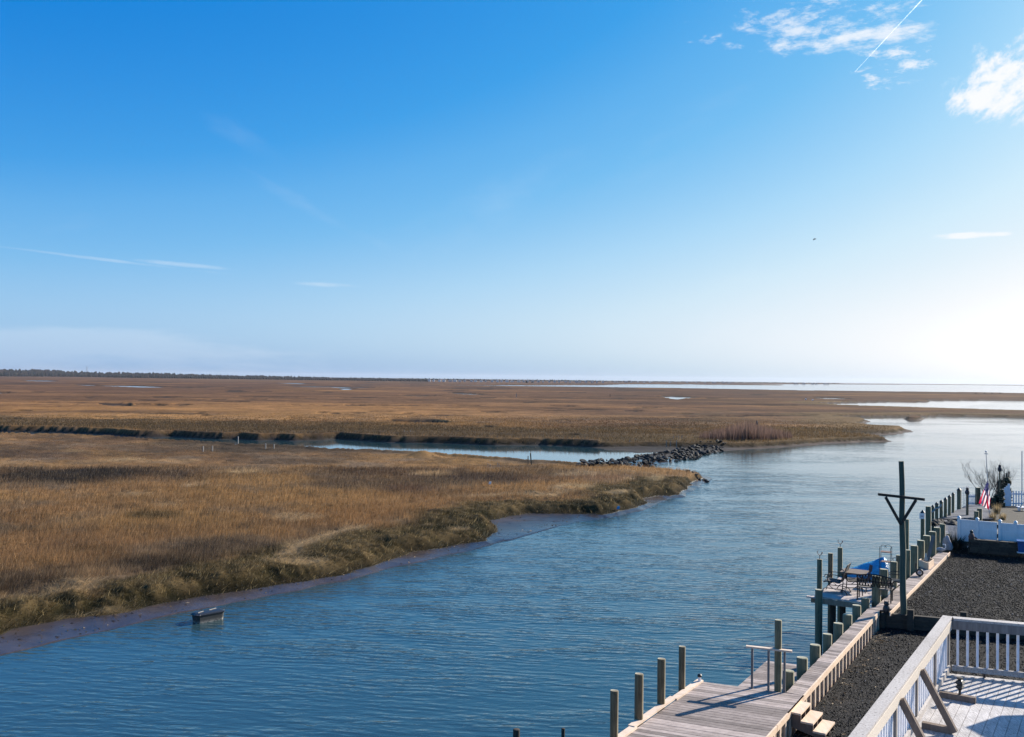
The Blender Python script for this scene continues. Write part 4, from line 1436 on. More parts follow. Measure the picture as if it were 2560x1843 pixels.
# ---- main dock
da = P(1756, 1704, WZ); db = P(1966, 1731, WZ)
dl = P(1560, 1843, WZ)
ddir = flat(dl - da)
de = wr0
dk_ = root('dock', da, 'broad grey board dock at the bottom of the picture with a white wooden edge', 'dock')
dock_len = 6.5
nl = da + ddir * dock_len
nr_ = db - dirW * dock_len
mb = MB()
# right side follows the walkway edge; planks run across
rt0 = db + nrmW * ((wr0 - db).dot(nrmW))
quad_planks(mb, da, rt0 + dirW * 0.0, nl, rt0 - dirW * dock_len, int(dock_len / 0.145), 0.04, 0.07, 0.0)
mb.build('board_surface', M['boards'], dk_)
mb = MB()
side = V((-ddir.y, ddir.x, 0))
if side.x > 0: side = -side
segs = [(0.0, 1.55, 0.0), (1.5, 3.6, 0.035), (3.55, 6.5, 0.0)]
for s0_, s1_, dz in segs:
    mb.bar(da + ddir * s0_ + side * (0.05 + dz) + UP * (0.02 + dz * .4), da + ddir * s1_ + side * (0.05 + dz) + UP * (0.02 + dz * .4), 0.15, 0.04)
mb.build('white_edge_plank', M['edge'], dk_)
mb = MB()
mb.bar(da + side * .02 - UP * .14, nl + side * .02 - UP * .14, 0.05, 0.2)
mb.bar(da + side * .02 - UP * .14, rt0 - UP * .14, 0.05, 0.19)
for i in range(4):
    q = da.lerp(nl, 0.1 + i * 0.3) - side * 0.15
    mb.bar(q - UP * 2.4, q - UP * 0.05, 0.16, 0.16)
mb.build('frame', M['dark_timber'], dk_)
mb = MB()
ee0, ee1 = rt0 + nrmW * .02, rt0 - dirW * dock_len + nrmW * .02
for i in range(3):
    mb.bar(ee0.lerp(ee1, i / 3) - UP * .062, ee0.lerp(ee1, (i + .99) / 3) - UP * .062, 0.035, 0.13)
mb.build('edge_board', M['pine'], dk_)

# rail at the dock's far edge
dd = flat(db - da)
ra = at_y(1870, 1619, P(1880, 1722, WZ).y + 0.0)
rlr = root('handrail', P(1880, 1722, WZ), 'short wooden handrail on three posts at the far edge of the dock', 'handrail')
posts_px = [(1880, 1721), (1921, 1727), (1961, 1731)]
mb = MB()
mb2 = MB()
tops = []
for (x, y) in posts_px:
    b_ = P(x, y, WZ)
    k = b_.y / FPX
    tz = WZ + 0.93
    mb = MB(); mb.bar(b_ - UP * 0.25, V((b_.x, b_.y, tz)), 0.05, 0.05, dd)
    mb.build('post', M['greypost'], rlr)
    tops.append(V((b_.x, b_.y, tz)))
ext = (tops[-1] - tops[0]).normalized()
mb2.bar(tops[0] - ext * 0.14 + UP * .02, tops[-1] + ext * 0.16 + UP * .02, 0.11, 0.04)
mb2.build('rail', M['edge'], rlr)

# floating dock beyond it
fq = [P(1838, 1722, .45), P(1917, 1652, .45), P(2003, 1663, .45), P(1990, 1738, .45)]
fd = root('floating_dock', fq[1], 'low brown floating dock lying behind the handrail', 'dock')
mb = MB()
quad_planks(mb, fq[0], fq[3], fq[1], fq[2], int((fq[1] - fq[0]).length / 0.145), 0.04, 0.06, 0)
mb.build('board_surface', M['boards'], fd)
mb = MB(); mb.prism([(p.x, p.y) for p in fq], -0.1, 0.405)
mb.build('float', M['dark_timber'], fd)

# small solar light at the dock corner
q = P(1749, 1703, WZ + .04)
lt = root('dock_light', q, 'tiny white dock light with black cap at the far left dock corner', 'light')
mb = MB(); mb.lathe(q, [(0.035, 0), (0.035, 0.10)], 10); mb.build('body', M['vinyl'], lt, smooth=40)
mb = MB(); mb.lathe(q + UP * .101, [(0.05, 0), (0.055, 0.04), (0.03, 0.07)], 10); mb.build('cap', M['black'], lt, smooth=40)

# ---- stairs from the walkway down to the gravel
sa0 = P(1967.5, 1778, 1.665); sb0 = P(1993.7, 1751, 1.665); sc0 = P(1996.5, 1786.5, 1.665)
wv_, dv = sb0 - sa0, sc0 - sa0
sw = wv_.normalized(); sdn = (dv - sw * dv.dot(sw)).normalized()
tw, td = wv_.length, dv.dot(sdn)
st = root('stairs', V((sa0.x, sa0.y, LG)), 'new pine stairs of three steps going down from the walkway to the gravel', 'stairs')
DROP = 0.155
for k in range(3):
    a = sa0 + sdn * td * 0.98 * k - UP * DROP * k + nrmW * 0.03
    mb = MB()
    mb.obox(a + sw * tw / 2 + sdn * td / 2 - UP * .02, sw * tw, sdn * td, UP * .04)
    mb.build('tread', M['pine'], st)
for s in (0.06, 0.5, 0.94):
    mb = MB()
    o = sa0 + sw * tw * s + nrmW * 0.03
    prof = [(0.02, -0.045), (td * .96, -0.045)]
    zz = -0.045
    for k in range(1, 3):
        prof += [(td * (0.98 * k) - .02, zz - DROP + .0)] if False else []
    pts = [(0.0, -0.045), (td * .97, -0.045), (td * .97, -0.045 - DROP), (td * 1.95, -0.045 - DROP), (td * 1.95, -0.045 - 2 * DROP), (td * 2.93, -0.045 - 2 * DROP),
           (td * 2.93, LG - sa0.z), (td * 2.5, LG - sa0.z), (0.0, -0.32)]
    vs = [o + sdn * x + UP * z - sw * .02 for x, z in pts] + [o + sdn * x + UP * z + sw * .02 for x, z in pts]
    n = len(pts)
    mb.add(vs, [tuple(range(n)), tuple(range(n, 2 * n))[::-1]] + [(i, n + i, n + (i + 1) % n, (i + 1) % n) for i in range(n)])
    mb.build('stringer', M['brace'], st)


# ------------------------------------------------------------------ piles
def pile(loc, z0, z1, r, label, group=None, matn='pile', taper=1.0, lean=(0, 0), name='pile', roundtop=0.12):
    mb = MB()
    h = z1 - z0
    ax = V((lean[0], lean[1], 1)).normalized()
    prof = [(r * (2 - taper), 0)] + [(r * ((2 - taper) + (taper - (2 - taper)) * t) * random.uniform(0.975, 1.02), h * t) for t in (0.3, 0.5, 0.7, 0.88)]
    prof += [(r * taper, h - r * roundtop * 1.6), (r * taper * 0.985, h - r * roundtop * .6), (r * taper * 0.9, h), (r * taper * 0.3, h + 0.003)]
    mb.lathe(V((loc.x, loc.y, z0)), prof, 20, 0, None)
    if lean != (0, 0):
        mb.v = [(x + lean[0] * (z - z0), y + lean[1] * (z - z0), z) for x, y, z in mb.v]
    o = mb.build(name, M[matn], None, (loc.x, loc.y, z0), 45)
    return tag(o, label, 'pile', group)


ORD = ['first', 'second', 'third', 'fourth', 'fifth', 'sixth', 'seventh', 'eighth', 'ninth', 'tenth']
# outer piles of the dock
for i, (x0, x1, ty, by) in enumerate([(1536, 1557, 1723, 1862), (1598, 1620, 1681, 1806), (1654, 1674.5, 1643, 1767), (1706, 1723, 1612, 1727)]):
    b_ = P((x0 + x1) / 2, by, WZ)
    k = b_.y / FPX
    r = (x1 - x0) / 2 * k
    loc = V((b_.x, b_.y, 0)) + side * (r + 0.02)
    top = at_y((x0 + x1) / 2, ty + 6, b_.y).z
    pile(loc, -0.6, top, r, ['leftmost and nearest', 'second from the left', 'third from the left', 'rightmost and thinnest'][i] + ' of the four brown mooring piles outside the white dock edge', 'mooring piles outside the dock', 'pile_brown')
# two pile heads at the very bottom
for i, (x0, x1, ty) in enumerate([(1281, 1298, 1821), (1402, 1411, 1819)]):
    xc = (x0 + x1) / 2
    b_ = P(xc, 1990 if i == 0 else 1960, 0.0)
    k = b_.y / FPX
    pile(V((b_.x, b_.y, 0)), -0.6, at_y(xc, ty + 2, b_.y).z, (x1 - x0) / 2 * k,
         ['thicker dark pile head just showing at the bottom edge in open water', 'thinner dark pile head just showing at the bottom edge in open water'][i], 'pile heads at the bottom edge', 'dark_timber')

# short piles along the near walkway run
lineA, lineB = wl0 - nrmW * 0.13, wl1 - nrmW * 0.13
near = [(1957, 1986, 1677), (1992, 2020, 1644), (2025, 2051.5, 1612), (2057, 2080, 1585), (2084, 2108, 1558), (2107.5, 2130.5, 1536), (2131, 2152.5, 1513), (2153, 2174, 1495)]
for i, (x0, x1, ty) in enumerate(near):
    xc = (x0 + x1) / 2
    loc, tz = on_line(lineA, lineB, xc, ty)
    r = (x1 - x0) / 2 * loc.y / FPX * 0.97
    pile(loc - nrmW * max(0, r - .13), -0.6, tz, r, ORD[i] + ' of eight short greenish piles along the near walkway, counting from the dock', 'short piles along the near walkway')
# tall piles
def tall(xc, w, ty, base, label, group=None, matn='pile', z0=-0.6):
    k = base.y / FPX
    top = at_y(xc, ty + 2, base.y).z
    return pile(V((base.x, base.y, 0)), z0, top, w / 2 * k, label, group, matn)


b_, _ = on_line(lineA, lineB, 1944.5, 1700)
tall(1944.5, 17.3, 1548, P(1944.5, 1727, WZ) , 'tall dark mooring pile standing in front of the handrail', matn='pile')
fl, fr_, br_, bl = P(2036, 1490, WZ + .02), P(2174, 1508, WZ + .02), P(2264, 1449, WZ + .02), P(2110, 1434, WZ + .02)
pd = flat(fr_ - fl); pn = V((-pd.y, pd.x, 0))
b_ = fl - pn * 0.12 + pd * 0.17
tall(2050, 18, 1472, V((b_.x, b_.y, 0)), 'tall pile at the front left corner of the furnished pier')
for i, (xc, w, ty, by, lb) in enumerate([(2052.5, 12.5, 1396, 1474, 'nearest of three tall piles on the left pier edge, iron ornament on top'),
                                         (2079.5, 12, 1381, 1457, 'middle of three tall piles on the left pier edge, brownish with bare top'),
                                         (2103.5, 12, 1367, 1441, 'farthest of three tall piles on the left pier edge, iron ornament on top')]):
    b_ = P(xc, by, WZ)
    tall(xc, w, ty, V((b_.x, b_.y, 0)) - pd * 0.05, lb, 'tall piles at the left edge of the pier', 'pile' if i != 1 else 'pile_brown')
    if i != 1:
        top = at_y(xc, ty + 2, b_.y)
        top = V((b_.x - pd.x * .05, b_.y - pd.y * .05, top.z))
        mb = MB()
        mb.tube([top, top + UP * .12], 0.012, 5)
        mb.tube([top + UP * .12, top + V((-.06, 0, .17)), top + V((-.09, 0, .26)), top + V((-.05, 0, .27))], 0.010, 5)
        mb.tube([top + UP * .12, top + V((.05, 0, .15)), top + V((.08, 0, .20))], 0.010, 5)
        mb.lathe(top + V((.08, 0, .18)), [(0.01, 0), (0.025, .02), (.02, .05), (.005, .06)], 6)
        tag(mb.build('pile_ornament', M['rust'], None, top, 60), 'small forked iron ornament on the ' + ('nearest' if i == 0 else 'farthest') + ' of the three piles at the left pier edge', 'ornament', 'iron ornaments on pier piles')
# piles along the far run
fA, fB = sl0 - nrmW * 0.13, sl1 - nrmW * 0.13
farp = [(2180, 2202, 1439, 'tallest front pile right beside the black bench, nearest on the far run'), (2200, 2220, 1423, 'pile between the black bench and the iron rack'),
        (2226, 2243, 1404, 'pile just behind the iron rack'), (2240, 2252, 1388, 'pile half hidden behind the left side of the utility pole'),
        (2262, 2276, 1375, 'first pile showing to the right of the utility pole'), (2276.5, 2294.5, 1364, 'pile just left of the planter box with the small black wheel at its foot'),
        (2293, 2311, 1351, 'pile directly behind the planter box'), (2308, 2326, 1339, 'pile behind the right part of the planter box, left of the leaning grey plank'),
        (2323, 2340, 1329, 'pile crossed by the leaning grey plank'), (2335, 2350.5, 1319, 'last but one pile before the swan ornament'),
        (2349.5, 2363, 1310, 'last pile of the far run, behind the swan ornament')]
for i, (x0, x1, ty, lb) in enumerate(farp):
    xc = (x0 + x1) / 2
    loc, tz = on_line(fA, fB, xc, ty)
    pile(loc, -0.6, tz, (x1 - x0) / 2 * loc.y / FPX * 0.97, lb, 'piles along the far walkway run')
for i, (xc, w, ty, lb) in enumerate([(2267, 10.5, 1298, 'tall slim pile seen just right of the utility pole'), (2321, 13, 1266, 'tall pile right of the white sign pile')]):
    loc, tz = on_line(fA - nrmW * 0.6, fB - nrmW * 0.6, xc, ty)
    pile(loc, -0.6, tz, w / 2 * loc.y / FPX, lb, 'tall piles behind the walkway')
# pier supports
for i, (xc, w) in enumerate([(2074.5, 14.5), (2098, 14), (2128, 13)]):
    b_ = fl.lerp(fr_, (0.30, 0.48, 0.72)[i]) + pn * 0.35
    pile(V((b_.x, b_.y, 0)), -0.6, WZ - 0.2, w / 2 * b_.y / FPX, ['left', 'middle', 'right'][i] + ' one of the three dark wet piles carrying the front of the furnished pier', 'piles under the pier', 'dark_timber')

# ------------------------------------------------------------------ the furnished pier
pr = root('pier', fl, 'pale board pier with garden furniture on it beside the walkway', 'pier')
mb = MB()
quad_planks(mb, fl, fr_, bl, br_, 24, 0.04, 0.06, 0.01)
mb.build('board_surface', M['pierboards'], pr)
mb = MB()
mb.bar(fl - pd * .1 - UP * .13 - pn * .03, fr_ - UP * .13 - pn * .03, 0.05, 0.17)
mb.bar(fl - UP * .13, bl - UP * .13, 0.05, 0.16)
mb.bar(bl - UP * .13, br_ - UP * .13, 0.05, 0.16)
mb.build('frame', M['bulkhead'], pr)
mb = MB()
mb.bar(fl - pd * .22 - pn * .10 - UP * .02, fl + pd * .1 - pn * .1 - UP * .02, 0.2, 0.04)
mb.build('end_plank', M['pierboards'], pr)
PZ = WZ + 0.02


def iron(pts, r=0.012):
    return MB().tube(pts, r, 6)


def arcpts(c, e1, e2, r, a0, a1, n=10):
    return [c + e1 * r * math.cos(a0 + (a1 - a0) * i / n) + e2 * r * math.sin(a0 + (a1 - a0) * i / n) for i in range(n + 1)]


# spring lounge chair, facing left
def lounge(base, fwd, label, group=None, mtl='sling', bk=1.0):
    """base: floor point under the seat centre; fwd: way the sitter faces"""
    s = V((-fwd.y, fwd.x, 0))
    t = root('garden_chair', base, label, 'chair', group)
    mb = MB()
    prof = [(0.34, 0.36), (0.26, 0.41), (0.1, 0.40), (-0.14, 0.36), (-0.22, 0.40), (-0.22 - .08 * bk, 0.40 + .22 * bk), (-0.22 - .18 * bk, 0.40 + .52 * bk), (-0.22 - .22 * bk, 0.40 + .6 * bk)]
    for i in range(len(prof) - 1):
        (x0, z0), (x1, z1) = prof[i], prof[i + 1]
        a = base + fwd * x0 + UP * z0; b = base + fwd * x1 + UP * z1
        mb.bar(a, b, 0.50, 0.022, s.cross(b - a))
    mb.build('sling', M[mtl], t)
    for q in (-1, 1):
        mb = MB()
        o = base + s * 0.27 * q
        mb.tube([o + fwd * .34 + UP * .36, o + fwd * .1 + UP * .39, o - fwd * .2 + UP * .37, o - fwd * (.22 + .08 * bk) + UP * (.4 + .22 * bk), o - fwd * (.22 + .22 * bk) + UP * (.4 + .6 * bk)], 0.014, 6)
        mb.tube([o + fwd * .36, o + fwd * .33 + UP * .13, o + fwd * .25 + UP * .17, o - fwd * .25 + UP * .17, o - fwd * .38 + UP * .12, o - fwd * .45], 0.014, 6)
        mb.tube([o + fwd * .02 + UP * .17, o + fwd * .16 + UP * .28, o + fwd * .04 + UP * .385], 0.014, 6)
        mb.build('side_frame', M['iron'], t, smooth=60)
        mb = MB()
        mb.tube([o - fwd * .30 + UP * .6, o - fwd * .05 + UP * .63, o + fwd * .2 + UP * .62] + arcpts(o + fwd * .24 + UP * .57, fwd, UP, .05, 1.57, -2.5, 8) + [], 0.013, 6)
        mb.tube([o + fwd * .2 + UP * .61, o + fwd * .2 + UP * .4], 0.012, 6)
        mb.build('armrest', M['iron'], t, smooth=60)
    return t


left_ = flat(fl - fr_)
cb = P(2086, 1483, PZ)
lounge(cb + pn * .15, left_, 'dark sling spring lounge chair facing left at the front of the pier', 'garden chairs on the pier')
lounge(P(2131, 1478, PZ), (-left_ * .9 + pn * .4).normalized(), 'dark iron chair pushed up to the table on the pier', 'garden chairs on the pier', bk=.55)

# table
tcn_ = P(2136, 1428, PZ + .72)
tb = root('garden_table', V((tcn_.x, tcn_.y, PZ)), 'grey square topped table with dark legs between the chairs on the pier', 'table')
mb = MB(); mb.obox(V((tcn_.x, tcn_.y, PZ + .70)), pd * .78, pn * .78, UP * .04); mb.build('tabletop', M['brace'], tb)
for a, b in ((-1, -1), (1, -1), (1, 1), (-1, 1)):
    mb = MB()
    o = V((tcn_.x, tcn_.y, 0))
    mb.tube([o + pd * .33 * a + pn * .33 * b + UP * PZ, o + pd * .30 * a + pn * .30 * b + UP * (PZ + .35), o + pd * .33 * a + pn * .33 * b + UP * (PZ + .68)], 0.016, 6)
    mb.build('leg', M['iron'], tb, smooth=60)

# black lattice bench
b0 = P(2142, 1499, PZ); b1 = P(2229, 1509, PZ)
bd = flat(b1 - b0); bn = V((-bd.y, bd.x, 0))
BL = (b1 - b0).length
bc = root('bench', b0.lerp(b1, .5), 'black cast iron bench with an open lattice back on the pier', 'bench')
mb = MB()
mb.obox(b0.lerp(b1, .5) + bn * .22 + UP * .42, bd * BL, bn * .42, UP * .03); mb.build('seat', M['greypost'], bc)
mb = MB()
top = [b0 + bd * BL * i / 12 + UP * (.80 + .07 * math.sin(math.pi * i / 12)) - bn * .06 for i in range(13)]
mb.tube(top, 0.022, 6)
mb.tube([b0 + UP * .48, b1 + UP * .48], 0.016, 6)
nL = 12
for i in range(nL):
    x0, x1 = BL * i / nL, BL * (i + 1) / nL
    zt0 = .80 + .07 * math.sin(math.pi * i / nL); zt1 = .80 + .07 * math.sin(math.pi * (i + 1) / nL)
    mb.bar(b0 + bd * x0 + UP * .47, b0 + bd * x1 + UP * zt1 - bn * .06, 0.016, 0.022)
    mb.bar(b0 + bd * x1 + UP * .47, b0 + bd * x0 + UP * zt0 - bn * .06, 0.016, 0.022)
    mb.bar(b0 + bd * x0 + UP * (.64), b0 + bd * x1 + UP * (.64), 0.016, 0.02)
    cc_ = b0 + bd * (x0 + x1) / 2 + UP * .64 - bn * .03
    mb.tube(arcpts(cc_, bd, UP, BL / nL * .36, 0, 6.28, 10), 0.012, 5)
mb.build('backrest', M['iron'], bc)
for o, sg in ((b0, 1), (b1, -1)):
    mb = MB()
    mb.tube([o + bd * .02 * sg - bn * .03, o + bd * .02 * sg + UP * .42, o + bd * .02 * sg + UP * .8 - bn * .06], 0.02, 6)
    mb.build('leg', M['iron'], bc)
    mb = MB()
    mb.tube([o + bd * .02 * sg + bn * .42, o + bd * .02 * sg + bn * .40 + UP * .42, o + bd * .02 * sg + bn * .42 + UP * .62], 0.02, 6)
    mb.build('leg', M['iron'], bc)
    mb = MB()
    mb.tube([o + bn * -.04 + UP * .66, o + bn * .2 + UP * .68, o + bn * .42 + UP * .63] + arcpts(o + bn * .43 + UP * .57, bn, UP, .05, 1.57, -1.5, 6), 0.018, 6)
    mb.build('armrest', M['iron'], bc)

# second black chair at the bench's right end, on the walkway side
cp = P(2237, 1482, WZ)
ch = root('iron_armchair', cp, 'black lattice iron armchair at the right end of the bench', 'chair')
mb = MB()
mb.obox(cp + UP * .42, bd * .48, bn * .46, UP * .03); mb.build('seat', M['iron'], ch)
mb = MB()
for i in range(6):
    for s in (-1, 1):
        mb.bar(cp + bd * .24 + bn * (-.23 + .46 * i / 6) + UP * (.46 if s > 0 else .88), cp + bd * .27 + bn * (-.23 + .46 * (i + 1) / 6) + UP * (.88 if s > 0 else .46), 0.016, 0.02)
mb.tube([cp + bd * .24 - bn * .23 + UP * .44, cp + bd * .28 - bn * .23 + UP * .9, cp + bd * .29 + UP * .97, cp + bd * .28 + bn * .23 + UP * .9, cp + bd * .24 + bn * .23 + UP * .44], 0.018, 6)
mb.build('backrest', M['iron'], ch)
for a, b in ((-1, -1), (1, -1), (1, 1), (-1, 1)):
    mb = MB(); mb.tube([cp + bd * .22 * a + bn * .21 * b, cp + bd * .21 * a + bn * .2 * b + UP * .42], 0.016, 6); mb.build('leg', M['iron'], ch)
for b in (-1, 1):
    mb = MB(); mb.tube([cp + bd * .26 + bn * .24 * b + UP * .66, cp - bd * .1 + bn * .26 * b + UP * .67, cp - bd * .22 + bn * .25 * b + UP * .6, cp - bd * .2 + bn * .22 * b + UP * .43], 0.015, 6); mb.build('armrest', M['iron'], ch)

# blue tarped boat on the back of the pier
t0 = P(2112, 1441, PZ); t1 = P(2218, 1447, PZ)
bxd = flat(t1 - t0); bxn = V((-bxd.y, bxd.x, 0)); BLn = (t1 - t0).length
tr = root('tarped_boat', t0.lerp(t1, .5), 'small boat under a bright blue tarp at the back of the pier', 'boat')
secs = []
for i in range(15):
    u = i / 14
    w = 0.16 + 0.50 * math.sin(min(1, u * 1.7) * math.pi / 2) - 0.05 * u
    hgt = 0.20 + 0.60 * u
    if u > .92: hgt -= (u - .92) * 1.5
    row = []
    for j in range(13):
        th = -1 + 2 * j / 12
        z = hgt * (1 - 0.62 * abs(th) ** 1.3) * (1 if abs(th) < .98 else 0.28) + 0.012 * math.sin(16 * u + th * 4)
        row.append(t0 + bxd * (BLn * u) + bxn * (w * th + 0.12) + UP * max(0.02, z))
    secs.append(row)
mb = MB()
vs = [q for row in secs for q in row]
fs = [(i * 13 + j, (i + 1) * 13 + j, (i + 1) * 13 + j + 1, i * 13 + j + 1) for i in range(14) for j in range(12)]
fs += [tuple(range(13)), tuple(14 * 13 + j for j in range(13))[::-1]]
mb.add(vs, fs)
mb.build('tarp', M['tarp'], tr, smooth=35)
mb = MB()
mb.tube([t0 + bxd * BLn * .02 + UP * .1, t0 + bxd * BLn * .5 + bxn * -.45 + UP * .16, t0 + bxd * BLn * .97 - bxn * .42 + UP * .16], 0.012, 5)
mb.build('rope', M['vinyl'], tr)
# brown plank leaning on it
q0, q1 = P(2171, 1452, PZ), at_y(2178, 1413, P(2171, 1452, PZ).y + .25)
mb = MB(); mb.bar(q0, q1, 0.11, 0.03, bxn)
tag(mb.build('plank', M['rust'], None, q0), 'short reddish brown plank leaning on the blue tarp', 'plank')

# iron shelf rack
q = P(2216, 1462, PZ)
k = q.y / FPX
rk = root('shelf_rack', q, 'tall black iron rack with two brown shelves behind the piles on the pier', 'rack')
RW, RD = 0.42, 0.28
zt = at_y(2216, 1380, q.y).z; zm = at_y(2216, 1404, q.y).z
for a in (0, 1):
    mb = MB()
    for b in (0, 1):
        o = q + pd * (-RW / 2 + RW * a) * (1 if a == 0 else .7) + pn * (-RD / 2 + RD * b)
        mb.tube([V((o.x, o.y, PZ)), V((o.x, o.y, zt + .18))], 0.009, 5)
    mb.build('upright', M['iron'], rk)
mb = MB(); mb.obox(V((q.x, q.y, zt)) + pd * -.02, pd * RW * .78, pn * RD, UP * .02); mb.build('shelf', M['rust'], rk)
mb = MB(); mb.obox(V((q.x, q.y, zm)) + pd * .07, pd * RW * 1.1, pn * RD * 1.1, UP * .02); mb.build('shelf', M['rust'], rk)
cc_ = V((q.x, q.y, zt + .14))
for pts in (arcpts(cc_ + pd * .05, pd, UP, .11, 0, 3.14, 8), arcpts(cc_ - pd * .1, pd, UP, .09, 0, 3.14, 8), arcpts(V((q.x, q.y, zm + .1)) + pd * .28, pd, UP, .07, -1.8, 3.4, 10),
            [V((q.x, q.y, zt - .05)) + pd * .16, V((q.x, q.y, zm + .15)) + pd * .17, V((q.x, q.y, zm + .03)) + pd * .25]):
    mb = MB(); mb.tube(pts, .008, 5); mb.build('scroll', M['iron'], rk)
for i in range(5):
    mb = MB(); mb.bar(q - pd * RW / 2 - pn * RD / 2 + UP * (.1 + .22 * i), q - pd * RW / 2 + pn * RD / 2 + UP * (.1 + .22 * i), .008, .008); mb.build('side_bar', M['iron'], rk)

# ------------------------------------------------------------------ things along the walkway
# planter
p0, p1, p2 = P(2297, 1416, WZ), P(2321.5, 1425, WZ), P(2335, 1414, WZ)
p3 = p0 + (p2 - p1)
kx = p1.y / FPX
PH_ = 16.5 * kx
pl = root('planter', p1, 'new pine planter box standing on the far walkway run', 'planter')
mb = MB()
qs = [p0, p1, p2, p3]
for i in range(4):
    a, b = qs[i], qs[(i + 1) % 4]
    e = (b - a).normalized(); nn_ = V((e.y, -e.x, 0))
    mb.bar(a + UP * PH_ / 2 + e * .0 - nn_ * .015, b + UP * PH_ / 2 - e * .031 - nn_ * .015, 0.03, PH_)
mb.build('box_wall', M['pine'], pl)
mb = MB(); ctr = (p0 + p1 + p2 + p3) / 4
mb.prism([((q.x - ctr.x) * .9 + ctr.x, (q.y - ctr.y) * .9 + ctr.y) for q in qs], WZ + .02, WZ + PH_ - .05)
mb.build('soil', M['soil'], pl)
q = ctr + UP * (PH_ - .05)
mb = MB(); mb.lathe(q - bd * .02, [(0.07, 0), (0.06, .1), (0.02, .28), (.005, .30)], 8)
tag(mb.build('garden_gnome', M['tanpaint'], None, q, 50), 'small tan cone shaped ornament standing in the planter box', 'ornament')
q0 = ctr + UP * (PH_ - .04) + bd * .04; q1 = at_y(2334, 1339, q0.y + .1)
mb = MB(); mb.bar(q0, q1, 0.13, 0.03, (0, 1, 0))
tag(mb.build('plank', M['greypost'], None, q0), 'long grey plank leaning up out of the planter box', 'plank')
# black wheel
q = P(2299, 1441, WZ)
mb = MB()
ctr2 = q + UP * .14
wheel = root('cart_wheel', q, 'small black wheel left standing on the walkway by the planter', 'wheel')
e1 = pd
mb.tube(arcpts(ctr2, e1, UP, .105, 0, 6.283, 20), .035, 8); mb.build('tyre', M['black'], wheel, smooth=60)
mb = MB(); mb.lathe(ctr2 - pn * .03, [(.06, 0), (.03, .01), (.03, .05), (.06, .06)], 12, 0, pn); mb.build('hub', M['steel'], wheel, smooth=40)
mb = MB(); mb.tube([ctr2 - pd * .08, ctr2 - pd * .13 + UP * .2, ctr2 - pd * .12 + UP * .34], .02, 6); mb.build('fork', M['black'], wheel)
# cat figurine on the corner post
q = P(2216, 1534, UG + .02)
ct = root('figurine', q, 'dark owl figurine with pointed ears on the corner of the retaining wall', 'ornament')
mb = MB(); mb.lathe(q, [(.08, 0), (.10, .05), (.11, .14), (.085, .23), (.065, .26)], 12); mb.build('body', M['black'], ct, smooth=50)
mb = MB(); mb.lathe(q + UP * .256, [(.065, 0), (.08, .04), (.075, .085), (.04, .12), (.01, .125)], 12)
for s in (-1, 1):
    mb.lathe(q + UP * .35 + bd * .05 * s, [(.022, 0), (.004, .06)], 6)
mb.build('head', M['bronze'], ct, smooth=50)
# swan and bag
q = P(2352, 1380, WZ)
sw_ = root('swan_ornament', q, 'white swan ornament at the end of the far walkway run', 'ornament')
mb = MB(); mb.lathe(q - bd * .2 + UP * .09, [(.02, 0), (.07, .06), (.10, .15), (.09, .26), (.04, .34), (.02, .38)], 12, 0, (bd.x, bd.y, .05)); mb.build('body', M['stonegrey'], sw_, smooth=60)
mb = MB(); mb.tube([q + bd * .13 + UP * .12, q + bd * .19 + UP * .22, q + bd * .17 + UP * .32, q + bd * .11 + UP * .34, q + bd * .07 + UP * .30], .02, 8, 0, .016); mb.build('neck', M['vinyl'], sw_, smooth=60)
q = P(2368, 1374, WZ)
mb = MB(); mb.lathe(q, [(.15, 0), (.18, .1), (.16, .28), (.12, .45), (.07, .56), (.02, .60)], 14)
mb.v = [(x + .04 * math.sin(z * 9 + y * 7), y + .03 * math.sin(x * 11), z) for x, y, z in mb.v]
tag(mb.build('bag', M['grey_bag'], None, q, 60), 'lumpy grey cloth bag propped behind the swan ornament', 'bag')

# ------------------------------------------------------------------ retaining wall between the gravel levels
rw = root('retaining_wall', V((ra0.x, ra0.y, LG)), 'dark timber retaining wall holding the upper gravel, running behind the deck railing', 'wall')
mb = MB()
for i in range(3):
    mb.bar(ra0 + UP * (LG - UG + .07 + .145 * i), ra0 + dirR * 15 + UP * (LG - UG + .07 + .145 * i), 0.14 + .006 * i, 0.14)
mb.build('timber', M['dark_timber'], rw)
for i, (x, ty, by, wpx) in enumerate([(2207, 1535, 1566, 10), (2276.5, 1524, 1571, 15), (2409, 1530, 1575, 15), (2503, 1549, 1590, 13)]):
    loc, tz = on_line(ra0 - dirW * .14, ra0 + dirR * 15 - dirW * .14, x, ty)
    mb = MB(); w = wpx * loc.y / FPX
    mb.obox(V((loc.x, loc.y, (tz + LG) / 2 - .05)), dirR * w, dirW * w * .8, UP * (tz - LG + .1))
    mb.build('post', M['dark_timber'], rw)

